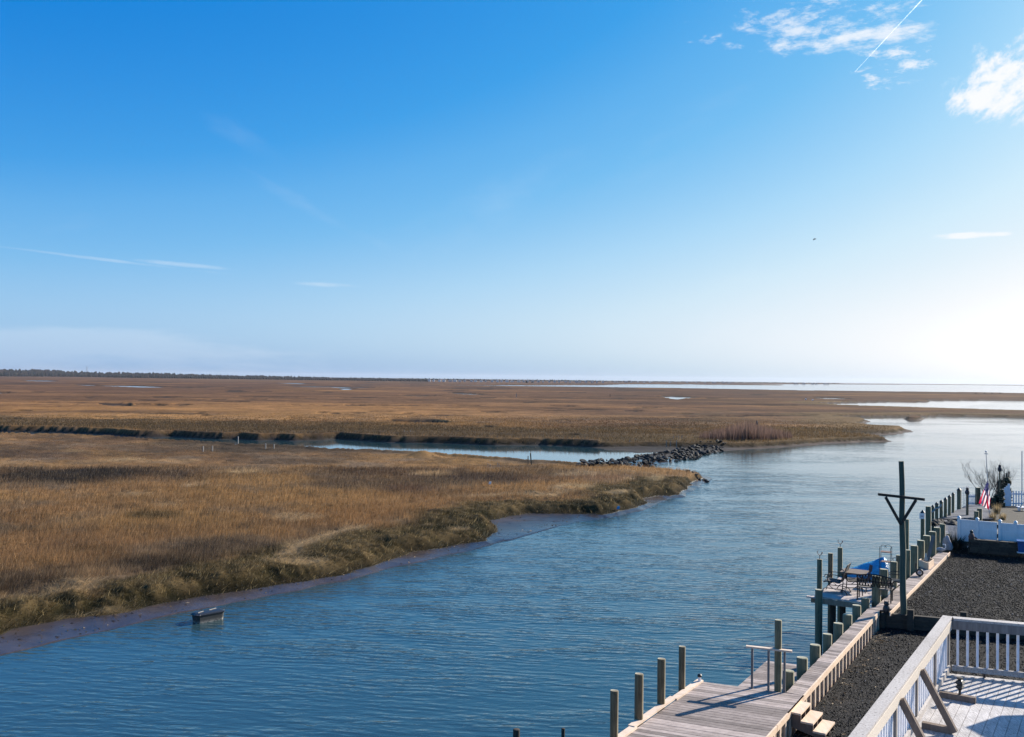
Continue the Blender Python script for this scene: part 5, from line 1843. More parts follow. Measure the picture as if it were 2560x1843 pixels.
# utility pole with crossarm
pb = P(2259, 1570, LG)
pY = pb.y
up_ = root('utility_pole', pb, 'tall green grey wooden pole with a crossarm and two braces behind the deck', 'pole')
ptop = at_y(2254, 1153, pY)
mb = MB()
k = pY / FPX
hgt = ptop.z - LG
n = 9
pts = [pb.lerp(ptop, i / n) + V((0.012 * math.sin(i * 1.9), 0, 0)) for i in range(n + 1)]
mb.tube(pts, 8.0 * k, 18, 0, 6.2 * k)
mb.build('shaft', M['pole'], up_, smooth=50)
mb = MB()
ca, cb_ = at_y(2196, 1236, pY - .12), at_y(2310.5, 1249, pY - .12)
mb.bar(ca, cb_, 0.09, 6.3 * k); mb.build('crossarm', M['dark_timber'], up_)
for x0, y0, x1, y1 in ((2214, 1243, 2252.5, 1312), (2290, 1250, 2256, 1305)):
    mb = MB(); mb.bar(at_y(x0, y0, pY - .17), at_y(x1, y1, pY - .11), 0.04, 6.6 * k, (1, 0, 0)); mb.build('arm_brace', M['dark_timber'], up_)

# ------------------------------------------------------------------ white deck with railings
dR = flat(cr - cn)
pl3 = P(2286, 1816, DK)
dL = flat(pl3 - cn)
nin = V((-dL.y, dL.x, 0))
if nin.x < 0: nin = -nin          # into the deck from the left railing
nin2 = V((dR.y, -dR.x, 0))
if nin2.y > 0: nin2 = -nin2       # into the deck from the right railing
dkr = root('sun_deck', cn, 'raised white painted deck with worn boards in the bottom right corner', 'deck')
mb = MB()
LEN, WID = 9.0, 8.0
nb_ = int(WID / 0.14)
for i in range(nb_):
    a = cn + dR * (WID * i / nb_) + dR * .003; b = cn + dR * (WID * (i + 1) / nb_) - dR * .003
    mb.hexa([a - UP * .04, b - UP * .04, b + dL * LEN - UP * .04, a + dL * LEN - UP * .04], [a, b, b + dL * LEN, a + dL * LEN])
mb.build('deck_boards', M['deckpaint'], dkr)
mb = MB()
mb.bar(cn - nin * .02 - UP * .16, cn + dL * LEN - nin * .02 - UP * .16, .04, .22)
mb.bar(cn - nin2 * .02 - UP * .16, cn + dR * WID - nin2 * .02 - UP * .16, .04, .22)
for i in range(4):
    for j in (0.1, 3.2):
        q = cn + dL * (.3 + 2.6 * i) + dR * (.3 + j)
        mb.bar(V((q.x, q.y, LG - .1)), V((q.x, q.y, DK - .06)), .14, .14)
mb.build('deck_frame', M['greypost'], dkr)


def railing(o, d, nn_, length, posts, label, fasc, first=0.0):
    """o corner on deck, d along, nn_ inward"""
    t = root('railing', o, label, 'railing')
    RH = 0.93
    c0 = o + UP * (RH - .02)
    mb = MB()
    mb.bar(c0 + d * first - nn_ * .0, c0 + d * length, .15, .038)
    mb.build('cap_board', M['railpaint'], t)
    mb = MB(); mb.bar(o + nn_ * .062 + UP * (RH - .11) + d * (.07), o + nn_ * .062 + UP * (RH - .11) + d * length, .038, .14)
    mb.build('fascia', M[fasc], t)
    mb = MB(); mb.bar(o + nn_ * .045 + UP * .11 + d * .07, o + nn_ * .045 + UP * .11 + d * length, .036, .085)
    mb.build('bottom_rail', M['railpaint'], t)
    for x in posts:
        mb = MB(); q = o + d * x - nn_ * .005
        mb.obox(q + UP * (RH - .04) / 2, d * .09, nn_ * .09, UP * (RH - .045)); mb.build('post', M['greypost'], t)
    nbal = 0
    x = 0.16
    while x < length and nbal < 98:
        if all(abs(x - q) > .075 for q in posts):
            mb = MB(); q = o + d * x + nn_ * .005
            mb.obox(q + UP * (.06 + RH - .045) / 2 + UP * .0, d * .036, nn_ * .036, UP * (RH - .045 - .06)); mb.build('baluster', M['white'], t)
            nbal += 1
        x += .147
    return t


s2 = (P(2328, 1738, DK) - cn).dot(dL); s3 = (pl3 - cn).dot(dL)
step_ = (s3) / 2
railing(cn, dL, nin, 7.5, [0.0, s2, s3, s3 + step_, s3 + 2 * step_], 'worn white deck railing running from the far corner toward the viewer', 'railsunlit', -0.075)
railing(cn, dR, nin2, 5.5, [2.6, 5.2], 'worn white deck railing along the far side of the deck, in shade', 'greypost', 0.09)  # grey fascia material paints in the shade on this side

# unseen blocker and post added beyond the right edge, shaped to shadow the deck
mb = MB()
hs_ = 2.3
sv = [P(x, y, DK) + sd * (hs_ / sd.z) for x, y in ((2416, 1817), (2500, 1789), (2620, 1786), (2700, 1900), (2500, 1862))]
mb.add([q for q in sv] + [q + UP * .02 for q in sv], [(4, 3, 2, 1, 0), (5, 6, 7, 8, 9)] + [(i, (i + 1) % 5, 5 + (i + 1) % 5, 5 + i) for i in range(5)])
mb.build('deck_shadow_blocker', M['stonegrey'], dkr)
mb = MB(); sp = V((sv[2].x, sv[2].y, DK)); mb.tube([sp, sp + UP * hs_], .03, 8); mb.build('blocker_post', M['greypost'], dkr)

# braces on the left railing
for i, (x, lb) in enumerate([(s3, 'brown triangular wooden brace on the railing post nearest the lantern'), (s3 + step_, 'brown triangular wooden brace on the railing post at the bottom edge')]):
    q = cn + dL * x + nin * .09
    t = root('railing_brace', q, lb, 'brace', 'wooden braces on the deck railing')
    foot = q + nin * .42 + UP * .03
    for s in (-1, 1):
        mb = MB(); mb.bar(q + dL * .022 * s + UP * .80, foot + dL * .022 * s, .038, .085, nin); mb.build('strut', M['brace'], t)
    mb = MB(); mb.bar(q + UP * .045 + nin * .01, q + nin * .38 + UP * .045, .085, .085); mb.build('foot_board', M['brace'], t)
# foot board with the lantern
q = cn + dL * s2 + nin * .09
mb = MB(); mb.bar(q + UP * .045, q + nin * .5 + UP * .045, .09, .085)
tag(mb.build('timber_block', M['brace'], None, q), 'short brown timber lying on the deck below the pagoda lantern', 'timber')
q = q + nin * .28 + UP * .09
lan = root('pagoda_lantern', q, 'dark pagoda shaped lantern standing on a timber by the railing', 'lantern')
mb = MB(); mb.lathe(q, [(.02, 0), (.018, .06), (.03, .075)], 8); mb.build('stem', M['bronze'], lan)
for i, (zz, r) in enumerate(((.075, .075), (.14, .085))):
    mb = MB()
    mb.lathe(q + UP * zz, [(r * .4, 0), (r * .75, .025), (r * 1.0, .03), (r * 1.02, .035), (r * .6, .07), (r * .25, .085)], 4)
    mb.build('roof_tier', M['bronze'], lan)
mb = MB(); mb.lathe(q + UP * .225, [(.03, 0), (.045, .015), (.045, .03), (.005, .035)], 10); mb.build('finial', M['bronze'], lan)
# small cup at the far rail's foot, a leaf
q = P(2461, 1694, DK)
mb = MB(); mb.lathe(q, [(.02, 0), (.03, .07), (.033, .075), (.028, .07)], 10)
tag(mb.build('cup', M['black'], None, q, 40), 'small black cup standing under the far deck railing', 'cup')

# ------------------------------------------------------------------ the neighbour's ground, fence and things
yard = [be0 - dirB * .1, be0 + dirB * 14, P(2560, 1381, UG) + dirW * 18 + dirB * 8, P(2560, 1262, 1.62) + dirB * 6, P(2472, 1262, 1.62), P(2480, 1300, 1.62), P(2396, 1340, 1.62), P(2370, 1366, 1.62)]
tag(slab('neighbour_yard', yard, -0.5, 1.62, M['lawn']), kind='structure')
ndk = [P(2330, 1345, WZ), P(2345, 1299, WZ), P(2398, 1274, WZ), P(2420, 1264, WZ), P(2473, 1264, WZ), P(2482, 1300, WZ), P(2397, 1339, WZ), P(2374, 1362, WZ)]
nd_ = root('neighbour_dock', ndk[0], 'grey board dock behind the white fence, ringed by cone capped piles', 'dock')
mb = MB()
quad_planks(mb, ndk[0], ndk[7], ndk[1], P(2440, 1302, WZ), 16, .04, .08)
quad_planks(mb, ndk[1] + UP * .05, P(2482, 1300, WZ) + UP * .05, ndk[3] + UP * .05, ndk[4] + UP * .05, 40, .04, .06)
mb.build('board_surface', M['greyboards'], nd_)
mb = MB(); mb.prism([(p.x, p.y) for p in ndk], 0.9, WZ - .05)
mb.build('frame', M['dark_timber'], nd_)


def coned(xc, w, ty, by, label, group='cone capped piles around the neighbour dock', cone=True):
    b_ = P(xc, by, WZ)
    k = b_.y / FPX
    r = w / 2 * k
    h = (by - ty) * k
    t = root('capped_pile', V((b_.x, b_.y, 0)), label, 'pile', group)
    mb = MB(); mb.lathe(V((b_.x, b_.y, -.5)), [(r, 0), (r * .97, h + WZ + .5 - 1.4 * r)], 14); mb.build('shaft', M['pile'], t, smooth=40)
    mb = MB(); mb.lathe(V((b_.x, b_.y, WZ + h - 1.4 * r + .002)), [(r * 1.18, 0), (r * 1.18, .25 * r), (.02, 1.5 * r)], 14); mb.build('cone_cap', M['black'], t, smooth=30)
    return b_, r, h


cp_ = [(2332, 6.5, 1263, 1296), (2341.5, 8, 1256, 1297), (2353, 8, 1250.5, 1297), (2363.5, 8, 1244, 1295), (2373.5, 7.5, 1238, 1291), (2382.5, 7, 1231.5, 1284)]
for i, (x, w, ty, by) in enumerate(cp_):
    coned(x, w, ty, by, ORD[i] + ' of six black capped piles edging the neighbour dock, counting from the left')
coned(2397.5, 10, 1220, 1275, 'thickest black capped pile at the far corner of the neighbour dock')
b_, r, h = coned(2306.5, 10, 1276, 1350, 'black capped pile carrying a small white sign')
k = b_.y / FPX
sg = root('sign', V((b_.x, b_.y, WZ + h)), 'small white sign with blue lettering on a black capped pile', 'sign')
sc_ = at_y(2305, 1290.5, b_.y - r - .03)
mb = MB(); mb.obox(sc_, V((1, 0, 0)) * 12.5 * k, V((0, .02, 0)), UP * 14 * k); sgb = mb.build('board', M['vinyl'], sg)
mb = MB()
for i in range(4):
    mb.obox(sc_ + V(((-2.4 + 1.6 * i) * k, -.013, 0)), (1.1 * k, 0, 0), (0, .004, 0), UP * (2.6 if i % 2 else 2.0) * k)
mb.build('lettering', M['bluebin'], sgb)
# rope on the piles
mb = MB()
rp = [at_y(x, y, P(x, 1297, WZ).y - .2) for x, y in ((2328, 1281), (2334, 1278), (2338, 1272), (2346, 1270), (2351, 1266), (2354, 1261))]
mb.tube(rp, .05, 6)
tag(mb.build('rope', M['stake'], None, rp[0], 60), 'thick pale rope looped over the cone capped piles', 'rope')
# net railing past the corner pile
mb = MB()
n0, n1 = P(2400, 1275, WZ), P(2420, 1266, WZ)
for i in range(7):
    z = .15 + .17 * i
    mb.tube([n0 + UP * z, n0.lerp(n1, .5) + UP * (z - .06), n1 + UP * z], .012, 4)
for i in range(6):
    mb.tube([n0.lerp(n1, i / 5) + UP * .1, n0.lerp(n1, i / 5) + UP * 1.2], .01, 4)
tag(mb.build('net_fence', M['steel'], None, n0), 'wire net strung from the thickest capped pile toward the owl post', 'fence')
# riprap bit in front of the dock
for i in range(14):
    p = P(2334 + rng.uniform(0, 54), 1304 + rng.uniform(0, 9), WZ)
    o = bpy.data.objects.new('boulder', stones[i % 9]); COL.objects.link(o)
    s = .22 * rng.uniform(.7, 1.3)
    o.location = (p.x, p.y, WZ + s * .2); o.scale = (s * 1.3, s, s * .8); o.rotation_euler = (0, 0, rng.uniform(0, 6))
    tag(o, 'dark rubble stone heaped by the neighbour dock', 'stone', 'rubble stones by the neighbour dock')

# white vinyl fence
f0 = P(2396, 1368, UG + .02); f1 = P(2560, 1385, UG + .02)
fdv = flat(f1 - f0); fn = V((fdv.y, -fdv.x, 0))
kf = f0.y / FPX
FH = (1368 - 1297) * kf
vf = root('vinyl_fence', f0, 'white vinyl panel fence with capped posts behind the upper gravel', 'fence')
def along_px(px):
    loc, _ = on_line(f0, f0 + fdv * 10, px, 1320)
    return (loc - V((f0.x, f0.y, 0))).dot(fdv)
posts = [along_px(x) for x in (2397.5, 2443, 2500, 2539)]
posts += [posts[-1] + 1.5, posts[-1] + 3.0]
for x in posts:
    mb = MB(); q = f0 + fdv * x
    mb.obox(q + UP * (FH + .03) / 2, fdv * .12, fn * .12, UP * (FH + .03)); vpost = mb.build('post', M['vinyl'], vf)
    mb = MB(); mb.obox(q + UP * (FH + .05), fdv * .15, fn * .15, UP * .036)
    mb.add([q + UP * (FH + .07) + fdv * .07 * a + fn * .07 * b for a, b in ((-1, -1), (1, -1), (1, 1), (-1, 1))] + [q + UP * (FH + .14)], [(0, 1, 4), (1, 2, 4), (2, 3, 4), (3, 0, 4), (3, 2, 1, 0)])
    mb.build('post_cap', M['vinyl'], vpost)
for a, b in zip(posts[:-1], posts[1:]):
    mb = MB()
    b2 = b - (.10 if abs(b - posts[2]) < .01 else .062)
    n = max(3, int((b2 - a) / .16))
    for i in range(n):
        x0 = a + .062 + (b2 - a - .062) * i / n; x1 = a + .062 + (b2 - a - .062) * (i + .985) / n
        mb.bar(f0 + fdv * x0 + UP * FH * .52, f0 + fdv * x1 + UP * FH * .52, .03, FH * .9)
    mb.build('panel', M['vinyl'], vf)
    for z in (.06, FH * .68, FH - .05):
        mb = MB(); mb.bar(f0 + fdv * (a + .062) + UP * z, f0 + fdv * b2 + UP * z, .05, .07); mb.build('panel_rail', M['vinyl'], vf)
mb = MB()
q = f0 + fdv * (posts[2] - .08)
for z in (.25, .65, 1.05): mb.obox(q + UP * z + fn * .03, fdv * .06, fn * .03, UP * .16)
mb.build('hinge', M['iron'], vf)
# low green gate at the fence's left end
mb = MB()
g0, g1 = P(2372, 1352, WZ), P(2395, 1350, WZ)
for i in range(7):
    q = g0.lerp(g1, i / 6); mb.obox(q + UP * .35, (.05, 0, 0), (0, .02, 0), UP * .6)
mb.bar(g0 + UP * .62, g1 + UP * .62, .03, .05); mb.bar(g0 + UP * .15, g1 + UP * .15, .03, .05)
tag(mb.build('picket_gate', M['steel'], None, g0), 'low grey green picket gate between the last pile and the white fence', 'gate')

# timber edge, raised bed, bin, gnome
te = root('timber_edging', be0, 'dark timber edging along the back of the upper gravel below the white fence', 'edging')
mb = MB()
for i in range(2):
    mb.bar(be0 + UP * (.08 + .15 * i) + dirB * .05, be0 + dirB * 12 + UP * (.08 + .15 * i), .15, .147)
mb.build('timber', M['dark_timber'], te)
q0 = P(2421, 1372, UG + .25); q1 = P(2546, 1382, UG + .25)
bd0, bd1 = q0, q1
bdv = flat(bd1 - bd0); bnv = V((-bdv.y, bdv.x, 0))
rb = root('raised_bed', bd0, 'dark brown stacked timber bed against the white fence', 'planter')
mb = MB()
LB = (bd1 - bd0).length
for r_ in range(-2, 3):
    nbk = 5
    for i in range(nbk):
        o = .3 * (r_ % 2)
        x0 = max(0, LB * i / nbk - o); x1 = LB * (i + 1) / nbk - o if i < nbk - 1 else LB
        mb.bar(bd0 + bdv * (x0 + .004) + UP * (.07 + .11 * r_ + .05) + bnv * (.2 + random.uniform(-.01, .01)), bd0 + bdv * (x1 - .004) + UP * (.07 + .11 * r_ + .05) + bnv * (.2 + random.uniform(-.01, .01)), .3, .108)
mb.build('timber', M['dark_timber'], rb)
q = P(2553, 1379, UG + .3)
bb = root('storage_bin', q, 'blue plastic bin at the right picture edge by the white fence', 'bin')
mb = MB()
mb.hexa([q + bdv * x * .9 + bnv * y * .9 for x, y in ((-.12, -.2), (.5, -.2), (.5, .2), (-.12, .2))], [q + bdv * x + bnv * y + UP * .42 for x, y in ((-.14, -.22), (.52, -.22), (.52, .22), (-.14, .22))])
mb.build('body', M['bluebin'], bb)
mb = MB(); mb.obox(q + bdv * .19 + UP * .44, bdv * .72, bnv * .5, UP * .03); mb.build('lid', M['bluebin'], bb)
mb = MB(); mb.obox(q + bdv * .19 - UP * .02, bdv * .7, bnv * .5, UP * .03); mb.build('shelf', M['vinyl'], bb)
q = P(2429, 1352, UG + .6); q = bd0 + bdv * ((q - bd0).dot(bdv)) + bnv * .2 + UP * .39
gn = root('garden_figure', q, 'small dark garden figure sitting on the left end of the timber bed', 'ornament')
mb = MB(); mb.lathe(q, [(.1, 0), (.13, .08), (.09, .2), (.06, .24)], 10); mb.tube([q + UP * .08, q + bdv * .14 + UP * .07, q + bdv * .22 - UP * .0], .04, 6); mb.build('body', M['rust'], gn, smooth=50)
mb = MB(); mb.lathe(q + UP * .235, [(.04, 0), (.07, .04), (.065, .1), (.02, .14)], 10); mb.build('head', M['bronze'], gn, smooth=50)


def bare_shrub(base, h, w, n, label, group, seed, matn='twig', r=.016, depth=4):
    g = random.Random(seed)
    t = root('bare_shrub', base, label, 'shrub', group)
    mb = MB()

    def grow(p, d, L, rad, lev):
        pts = [p]
        dd_ = d.copy()
        for _ in range(3):
            dd_ = (dd_ + V((g.uniform(-.25, .25), g.uniform(-.25, .25), g.uniform(-.05, .2)))).normalized()
            pts.append(pts[-1] + dd_ * L / 3)
        mb.tube(pts, rad, 4, 0, rad * .6)
        if lev > 0:
            for _ in range(3):
                q = pts[g.choice((1, 2, 3))]
                nd = (dd_ + V((g.uniform(-.9, .9) * w, g.uniform(-.9, .9) * w, g.uniform(-.1, .5)))).normalized()
                grow(q, nd, L * g.uniform(.5, .75), rad * .6, lev - 1)
    for i in range(n):
        a = g.uniform(0, 6.28)
        grow(base + V((math.cos(a), math.sin(a), 0)) * .1, V((math.cos(a) * .6 * w, math.sin(a) * .6 * w, 1)).normalized(), h * g.uniform(.4, .55), r, depth)
    mb.build('branches', M[matn], t)


def tuft(base, h, n, label, cat, name, cols, seed, w=.02, spread=.6, group=None):
    g = np.random.default_rng(seed)
    a = g.uniform(0, 6.28, n); r_ = g.uniform(0, .15, n)
    L = h * g.uniform(.5, 1.1, n)
    x, y = base.x + np.cos(a) * r_, base.y + np.sin(a) * r_
    tx, ty = x + np.cos(a) * L * spread * g.uniform(.3, 1, n), y + np.sin(a) * L * spread * g.uniform(.3, 1, n)
    pz = np.full(n, base.z - .02)
    pa = a + 1.57
    b0 = np.stack([x - np.cos(pa) * w, y - np.sin(pa) * w, pz], -1); b1 = np.stack([x + np.cos(pa) * w, y + np.sin(pa) * w, pz], -1)
    tp_ = np.stack([tx, ty, pz + L], -1)
    v = np.stack([b0, b1, tp_], 1).reshape(-1, 3) - np.array(base)
    c = np.repeat(np.array(cols)[g.integers(0, len(cols), n)], 3, axis=0)
    o = mesh_np(name, v, np.arange(3 * n).reshape(-1, 3), M['grass'], False, c)
    o.location = base; ORIG[o] = V(base)
    return tag(o, label, cat, group)


tuft(P(2388, 1372, UG + .05), .6, 420, 'dark spiky shrub at the left end of the white fence', 'shrub', 'shrub', [(.02, .022, .018), (.05, .045, .035), (.03, .04, .02)], 3, .02, 1.0)
for i, (x, y, s) in enumerate([(2482, 1300, .45), (2492, 1284, .6), (2506, 1299, .4)]):
    tuft(P(x, y, 1.64), s, 160, ['dry straw grass clump just behind the white fence, left of the tall clump', 'tall dry straw grass clump by the flagpole', 'dry straw grass clump just behind the white fence, rightmost'][i], 'grass clump', 'grass_clump', [(.35, .26, .14), (.25, .19, .1), (.42, .33, .2)], 10 + i, .014, .5, 'dry grass clumps behind the white fence')

# flagpole and flag
fb = P(2474, 1297, 1.62)
fY = fb.y
ft = at_y(2465, 1131, fY)
fp = root('flagpole', fb, 'thin leaning white flagpole with a small crossbar at its top', 'flagpole')
kk = fY / FPX
mb = MB(); mb.tube([fb, fb.lerp(ft, .5), ft], 1.1 * kk, 8, 0, .7 * kk); mb.build('shaft', M['steel'], fp, smooth=60)
mb = MB(); mb.bar(at_y(2461, 1134.5, fY), at_y(2469.5, 1135, fY), .03, .04); mb.build('crossbar', M['steel'], fp)
mb = MB(); mb.lathe(ft, [(.03, 0), (.05, .03), (.03, .08), (.005, .1)], 8); mb.build('finial', M['steel'], fp, smooth=50)
red = plain('flag_red', (.55, .02, .07), .7, 0, .05); whi = plain('flag_white', (.78, .74, .78), .7, 0, .02); blu = plain('flag_blue', (.03, .03, .14), .7, 0, .05)
for m_ in (red, whi, blu):
    t = NT(m_.node_tree)
    b_ = [n for n in t.n if n.type == 'BSDF_PRINCIPLED'][0]; out = [n for n in t.n if n.type == 'OUTPUT_MATERIAL'][0]
    tl = t.node('ShaderNodeBsdfTranslucent')
    src = b_.inputs['Base Color'].links[0].from_socket
    t.l.new(src, tl.inputs[0])
    mx = t.node('ShaderNodeMixShader', i_0=.55, i_1=b_.outputs[0], i_2=tl.outputs[0])
    t.l.new(mx.outputs[0], out.inputs[0])
mb = MB()
NS, NTT = 44, 39
A0 = at_y(2469.5, 1197, fY - .05); A1 = at_y(2475, 1246, fY - .05)
B0 = at_y(2450, 1259, fY - .05); B1 = at_y(2472, 1275, fY - .05)
vs = []
for i in range(NS + 1):
    s = i / NS
    for j in range(NTT + 1):
        tt = j / NTT
        q = A0.lerp(B0, s).lerp(A1.lerp(B1, s), tt)
        q = q + V((0, .10 * math.sin(tt * 17 + s * 2.5) * (.25 + s), 0)) + V((.025 * math.sin(tt * 11 + s * 5) * s, 0, 0))
        vs.append(q)
fs, mi = [], []
mb.v = [tuple(q) for q in vs]
for i in range(NS):
    for j in range(NTT):
        fs.append((i * (NTT + 1) + j, (i + 1) * (NTT + 1) + j, (i + 1) * (NTT + 1) + j + 1, i * (NTT + 1) + j + 1))
        st_ = j // 3
        m = 0 if st_ % 2 == 0 else 1
        if i < NS * .42 and st_ < 7:
            m = 1 if (i % 3 == 1 and j % 4 == 1) else 2
        mi.append(m)
mb.f, mb.mi = fs, mi
tag(mb.build('flag', [red, whi, blu], None, A0, 80), 'limp red and white striped flag with a blue starred corner hanging at half mast', 'flag')

# owl post, posts, little fences, hedge
def figure_on_post(px, by, ty, wpx, fig_h, label_post, label_fig, tall_post=True):
    b_ = P(px, by, 1.62); k = b_.y / FPX
    h = (by - ty) * k
    mb = MB(); mb.obox(b_ + UP * h / 2, (wpx * k, 0, 0), (0, wpx * k, 0), UP * h)
    tag(mb.build('post', M['pile_brown'], None, b_), label_post, 'post')
    q = b_ + UP * h
    H = fig_h * k
    mb = MB()
    mb.lathe(q, [(.12 * H, 0), (.24 * H, .15 * H), (.28 * H, .4 * H), (.2 * H, .62 * H), (.15 * H, .68 * H), (.2 * H, .78 * H), (.17 * H, .93 * H), (.03 * H, H)], 12)
    for s in (-1, 1): mb.lathe(q + V((s * .1 * H, 0, .93 * H)), [(.05 * H, 0), (.005, .1 * H)], 6)
    tag(mb.build('owl_figure', M['bird'], None, q, 50), label_fig, 'ornament')


figure_on_post(2418, 1294, 1238, 4.5, 19, 'brown square post at the neighbour dock with a dark owl on top', 'dark owl figure on the brown post left of the flag')
figure_on_post(2499, 1264, 1180, 2.6, 18, 'tall slim dark post behind the flag carrying a bird figure', 'dark bird figure on the tall slim post right of the flag')
b_ = P(2444.5, 1264, 1.62); k = b_.y / FPX
mb = MB(); mb.obox(b_ + UP * 45 * k / 2, (9 * k, 0, 0), (0, 9 * k, 0), UP * 45 * k)
tag(mb.build('gate_post', M['pile_brown'], None, b_), 'thick dark square post at the right end of the small white fence', 'post')


def picket(x0, x1, by, ty, n, label, name='picket_fence'):
    a, b = P(x0, by, 1.62), P(x1, by + (x1 - x0) * .02, 1.62)
    h = (by - ty) * a.y / FPX
    t = root(name, a, label, 'fence')
    mb = MB()
    e = (b - a).normalized()
    w = (b - a).length / n * .42
    for i in range(n + 1):
        q = a.lerp(b, i / n)
        mb.obox(q + UP * h * .5, e * w, V((0, .03, 0)), UP * h)
        mb.add([q + UP * h - e * w / 2, q + UP * h + e * w / 2, q + UP * (h + w * .6)], [(0, 1, 2)])
    mb.build('pickets', M['white'], t)
    for z in (.18, .82):
        mb = MB(); mb.bar(a + UP * h * z + V((0, .04, 0)), b + UP * h * z + V((0, .04, 0)), .04, .1); mb.build('rail', M['white'], t)
    return t, a, h


picket(2422, 2440, 1263, 1236, 6, 'short white picket fence between the owl post and the thick dark post')
t, a, h = picket(2513, 2574, 1265, 1228, 9, 'white picket fence with a scrolled end at the right picture edge')
mb = MB()
k = a.y / FPX
for (x0, w, hh_) in ((2508, 5, 42), (2513, 4, 46), (2517, 4, 50), (2522, 5, 55)):
    q = at_y(x0, 1265, a.y)
    mb.obox(q + UP * hh_ * k / 2, (w * k, 0, 0), (0, .06, 0), UP * hh_ * k)
mb.build('scrolled_end', M['white'], t)
for i, (x, ty, w, lb, mt) in enumerate([(2510, 1186, 3.5, 'short dark pile behind the picket fence, left of three', 'dark_timber'), (2516.5, 1183, 5, 'thick dark pile behind the picket fence, middle of three', 'dark_timber'), (2521.5, 1179, 2.6, 'reddish slim post behind the picket fence, right of three', 'rust')]):
    b_ = P(x, 1250, 0.0); k = b_.y / FPX
    pile(V((b_.x, b_.y, 0)), -.5, at_y(x, ty, b_.y).z, w / 2 * k, lb, 'piles behind the picket fence', mt)
# mast
b_ = P(2555, 1260, 1.0); mb = MB(); mb.tube([b_, at_y(2555, 1128, b_.y)], .03, 6)
tag(mb.build('mast', M['steel'], None, b_), 'thin pale mast at the right picture edge', 'mast')
# dark evergreen bushes and bare shrubs
for i, (x, by, ty, w) in enumerate([(2482, 1268, 1246, 8), (2489, 1266, 1238, 7), (2497, 1266, 1232, 9), (2504, 1268, 1226, 7)]):
    b_ = P(x, by, 1.62); k = b_.y / FPX
    g = np.random.default_rng(60 + i)
    h = (by - ty) * k
    n = 60
    z = g.uniform(.05, 1, n); an = g.uniform(0, 6.28, n); rr_ = w * k * .7 * np.sqrt(g.uniform(0, 1, n)) * (1.15 - z * .6)
    pts = np.stack([b_.x + np.cos(an) * rr_, b_.y + np.sin(an) * rr_, 1.6 + z * h], -1)
    v, f = blob_mesh(pts, .10 * g.uniform(.7, 1.4, n) * max(h, .8), .08 * g.uniform(.7, 1.4, n) * max(h, .8), 60 + i)
    mb = MB(); mb.add(v.tolist(), f.tolist())
    tag(mb.build('bush', M['shrubdark'], None, b_), ORD[i] + ' of four dark evergreen bushes right of the flag, from the left', 'bush', 'dark bushes beside the flag')
for i, (x, by, ty, w) in enumerate([(2535, 1262, 1208, 10), (2552, 1262, 1204, 11)]):
    b_ = P(x, by, 1.62) + V((0, 1.5, 0)); k = b_.y / FPX
    g = np.random.default_rng(80 + i)
    h = (by - ty) * k
    n = 90
    z = g.uniform(.05, 1, n); an = g.uniform(0, 6.28, n); rr_ = w * k * .7 * np.sqrt(g.uniform(0, 1, n)) * (1.15 - z * .6)
    pts = np.stack([b_.x + np.cos(an) * rr_, b_.y + np.sin(an) * rr_, 1.6 + z * h], -1)
    v, f = blob_mesh(pts, .09 * g.uniform(.7, 1.4, n) * h, .07 * g.uniform(.7, 1.4, n) * h, 80 + i)
    mb = MB(); mb.add(v.tolist(), f.tolist())
    tag(mb.build('bush', M['shrubdark'], None, b_), ['left', 'right'][i] + ' one of two tall dark bushes behind the white picket fence', 'bush', 'bushes behind the picket fence')
bare_shrub(P(2493, 1260, 1.62) + V((0, 1, 0)), 2.3, 1.0, 9, 'leafless grey shrub rising behind the flag', 'bare shrubs', 5, r=.018)
bare_shrub(P(2544, 1258, 1.62) + V((0, 2, 0)), 2.3, .8, 8, 'leafless grey shrub behind the white picket fence at the right edge', 'bare shrubs', 8, r=.018)
# pier bollards behind the fence
for i, (x, w, ty, by) in enumerate([(2441, 11, 1278, 1302), (2449, 12, 1271, 1300)]):
    b_ = P(x, by, WZ); k = b_.y / FPX
    pile(V((b_.x, b_.y, 0)), 1.0, at_y(x, ty, b_.y).z, w / 2 * k, ['left shorter', 'right taller'][i] + ' of two squat green topped piles just behind the white fence', 'squat piles behind the fence')
for i, (x, w, ty, by) in enumerate([(2371, 9, 1335, 1352), (2380, 12, 1328, 1345), (2390, 10, 1316, 1340)]):
    b_ = P(x, by, WZ); k = b_.y / FPX
    pile(V((b_.x, b_.y, 0)), .5, at_y(x, ty, b_.y).z, w / 2 * k, ['nearest', 'middle', 'farthest'][i] + ' of three squat piles between the walkway end and the white fence', 'squat piles left of the fence')
# white garden cart at the right edge
q = P(2554, 1277, 1.62); k = q.y / FPX
gc = root('garden_cart', q, 'white wheeled garden cart with a tan log at the right picture edge', 'cart')
for dx in (-8, 4):
    mb = MB(); c_ = q + V((dx * k, -.1, 5 * k)); mb.tube(arcpts(c_, V((1, 0, 0)), UP, 4 * k, 0, 6.283, 16), .9 * k, 6)
    for j in range(3): mb.bar(c_ + V((math.cos(j * 1.05), 0, math.sin(j * 1.05))) * 4 * k, c_ - V((math.cos(j * 1.05), 0, math.sin(j * 1.05))) * 4 * k, .02, .02)
    mb.build('wheel', M['white'], gc, smooth=60)
mb = MB(); mb.obox(q + V((0, 0, 9 * k)), (18 * k, 0, 0), (0, .5, 0), UP * 1.2 * k); mb.build('tray', M['white'], gc)
mb = MB(); mb.tube([q + V((-5 * k, -.1, 10 * k)), q + V((7 * k, .1, 19 * k))], 2 * k, 8); mb.build('log', M['tanpaint'], gc, smooth=60)

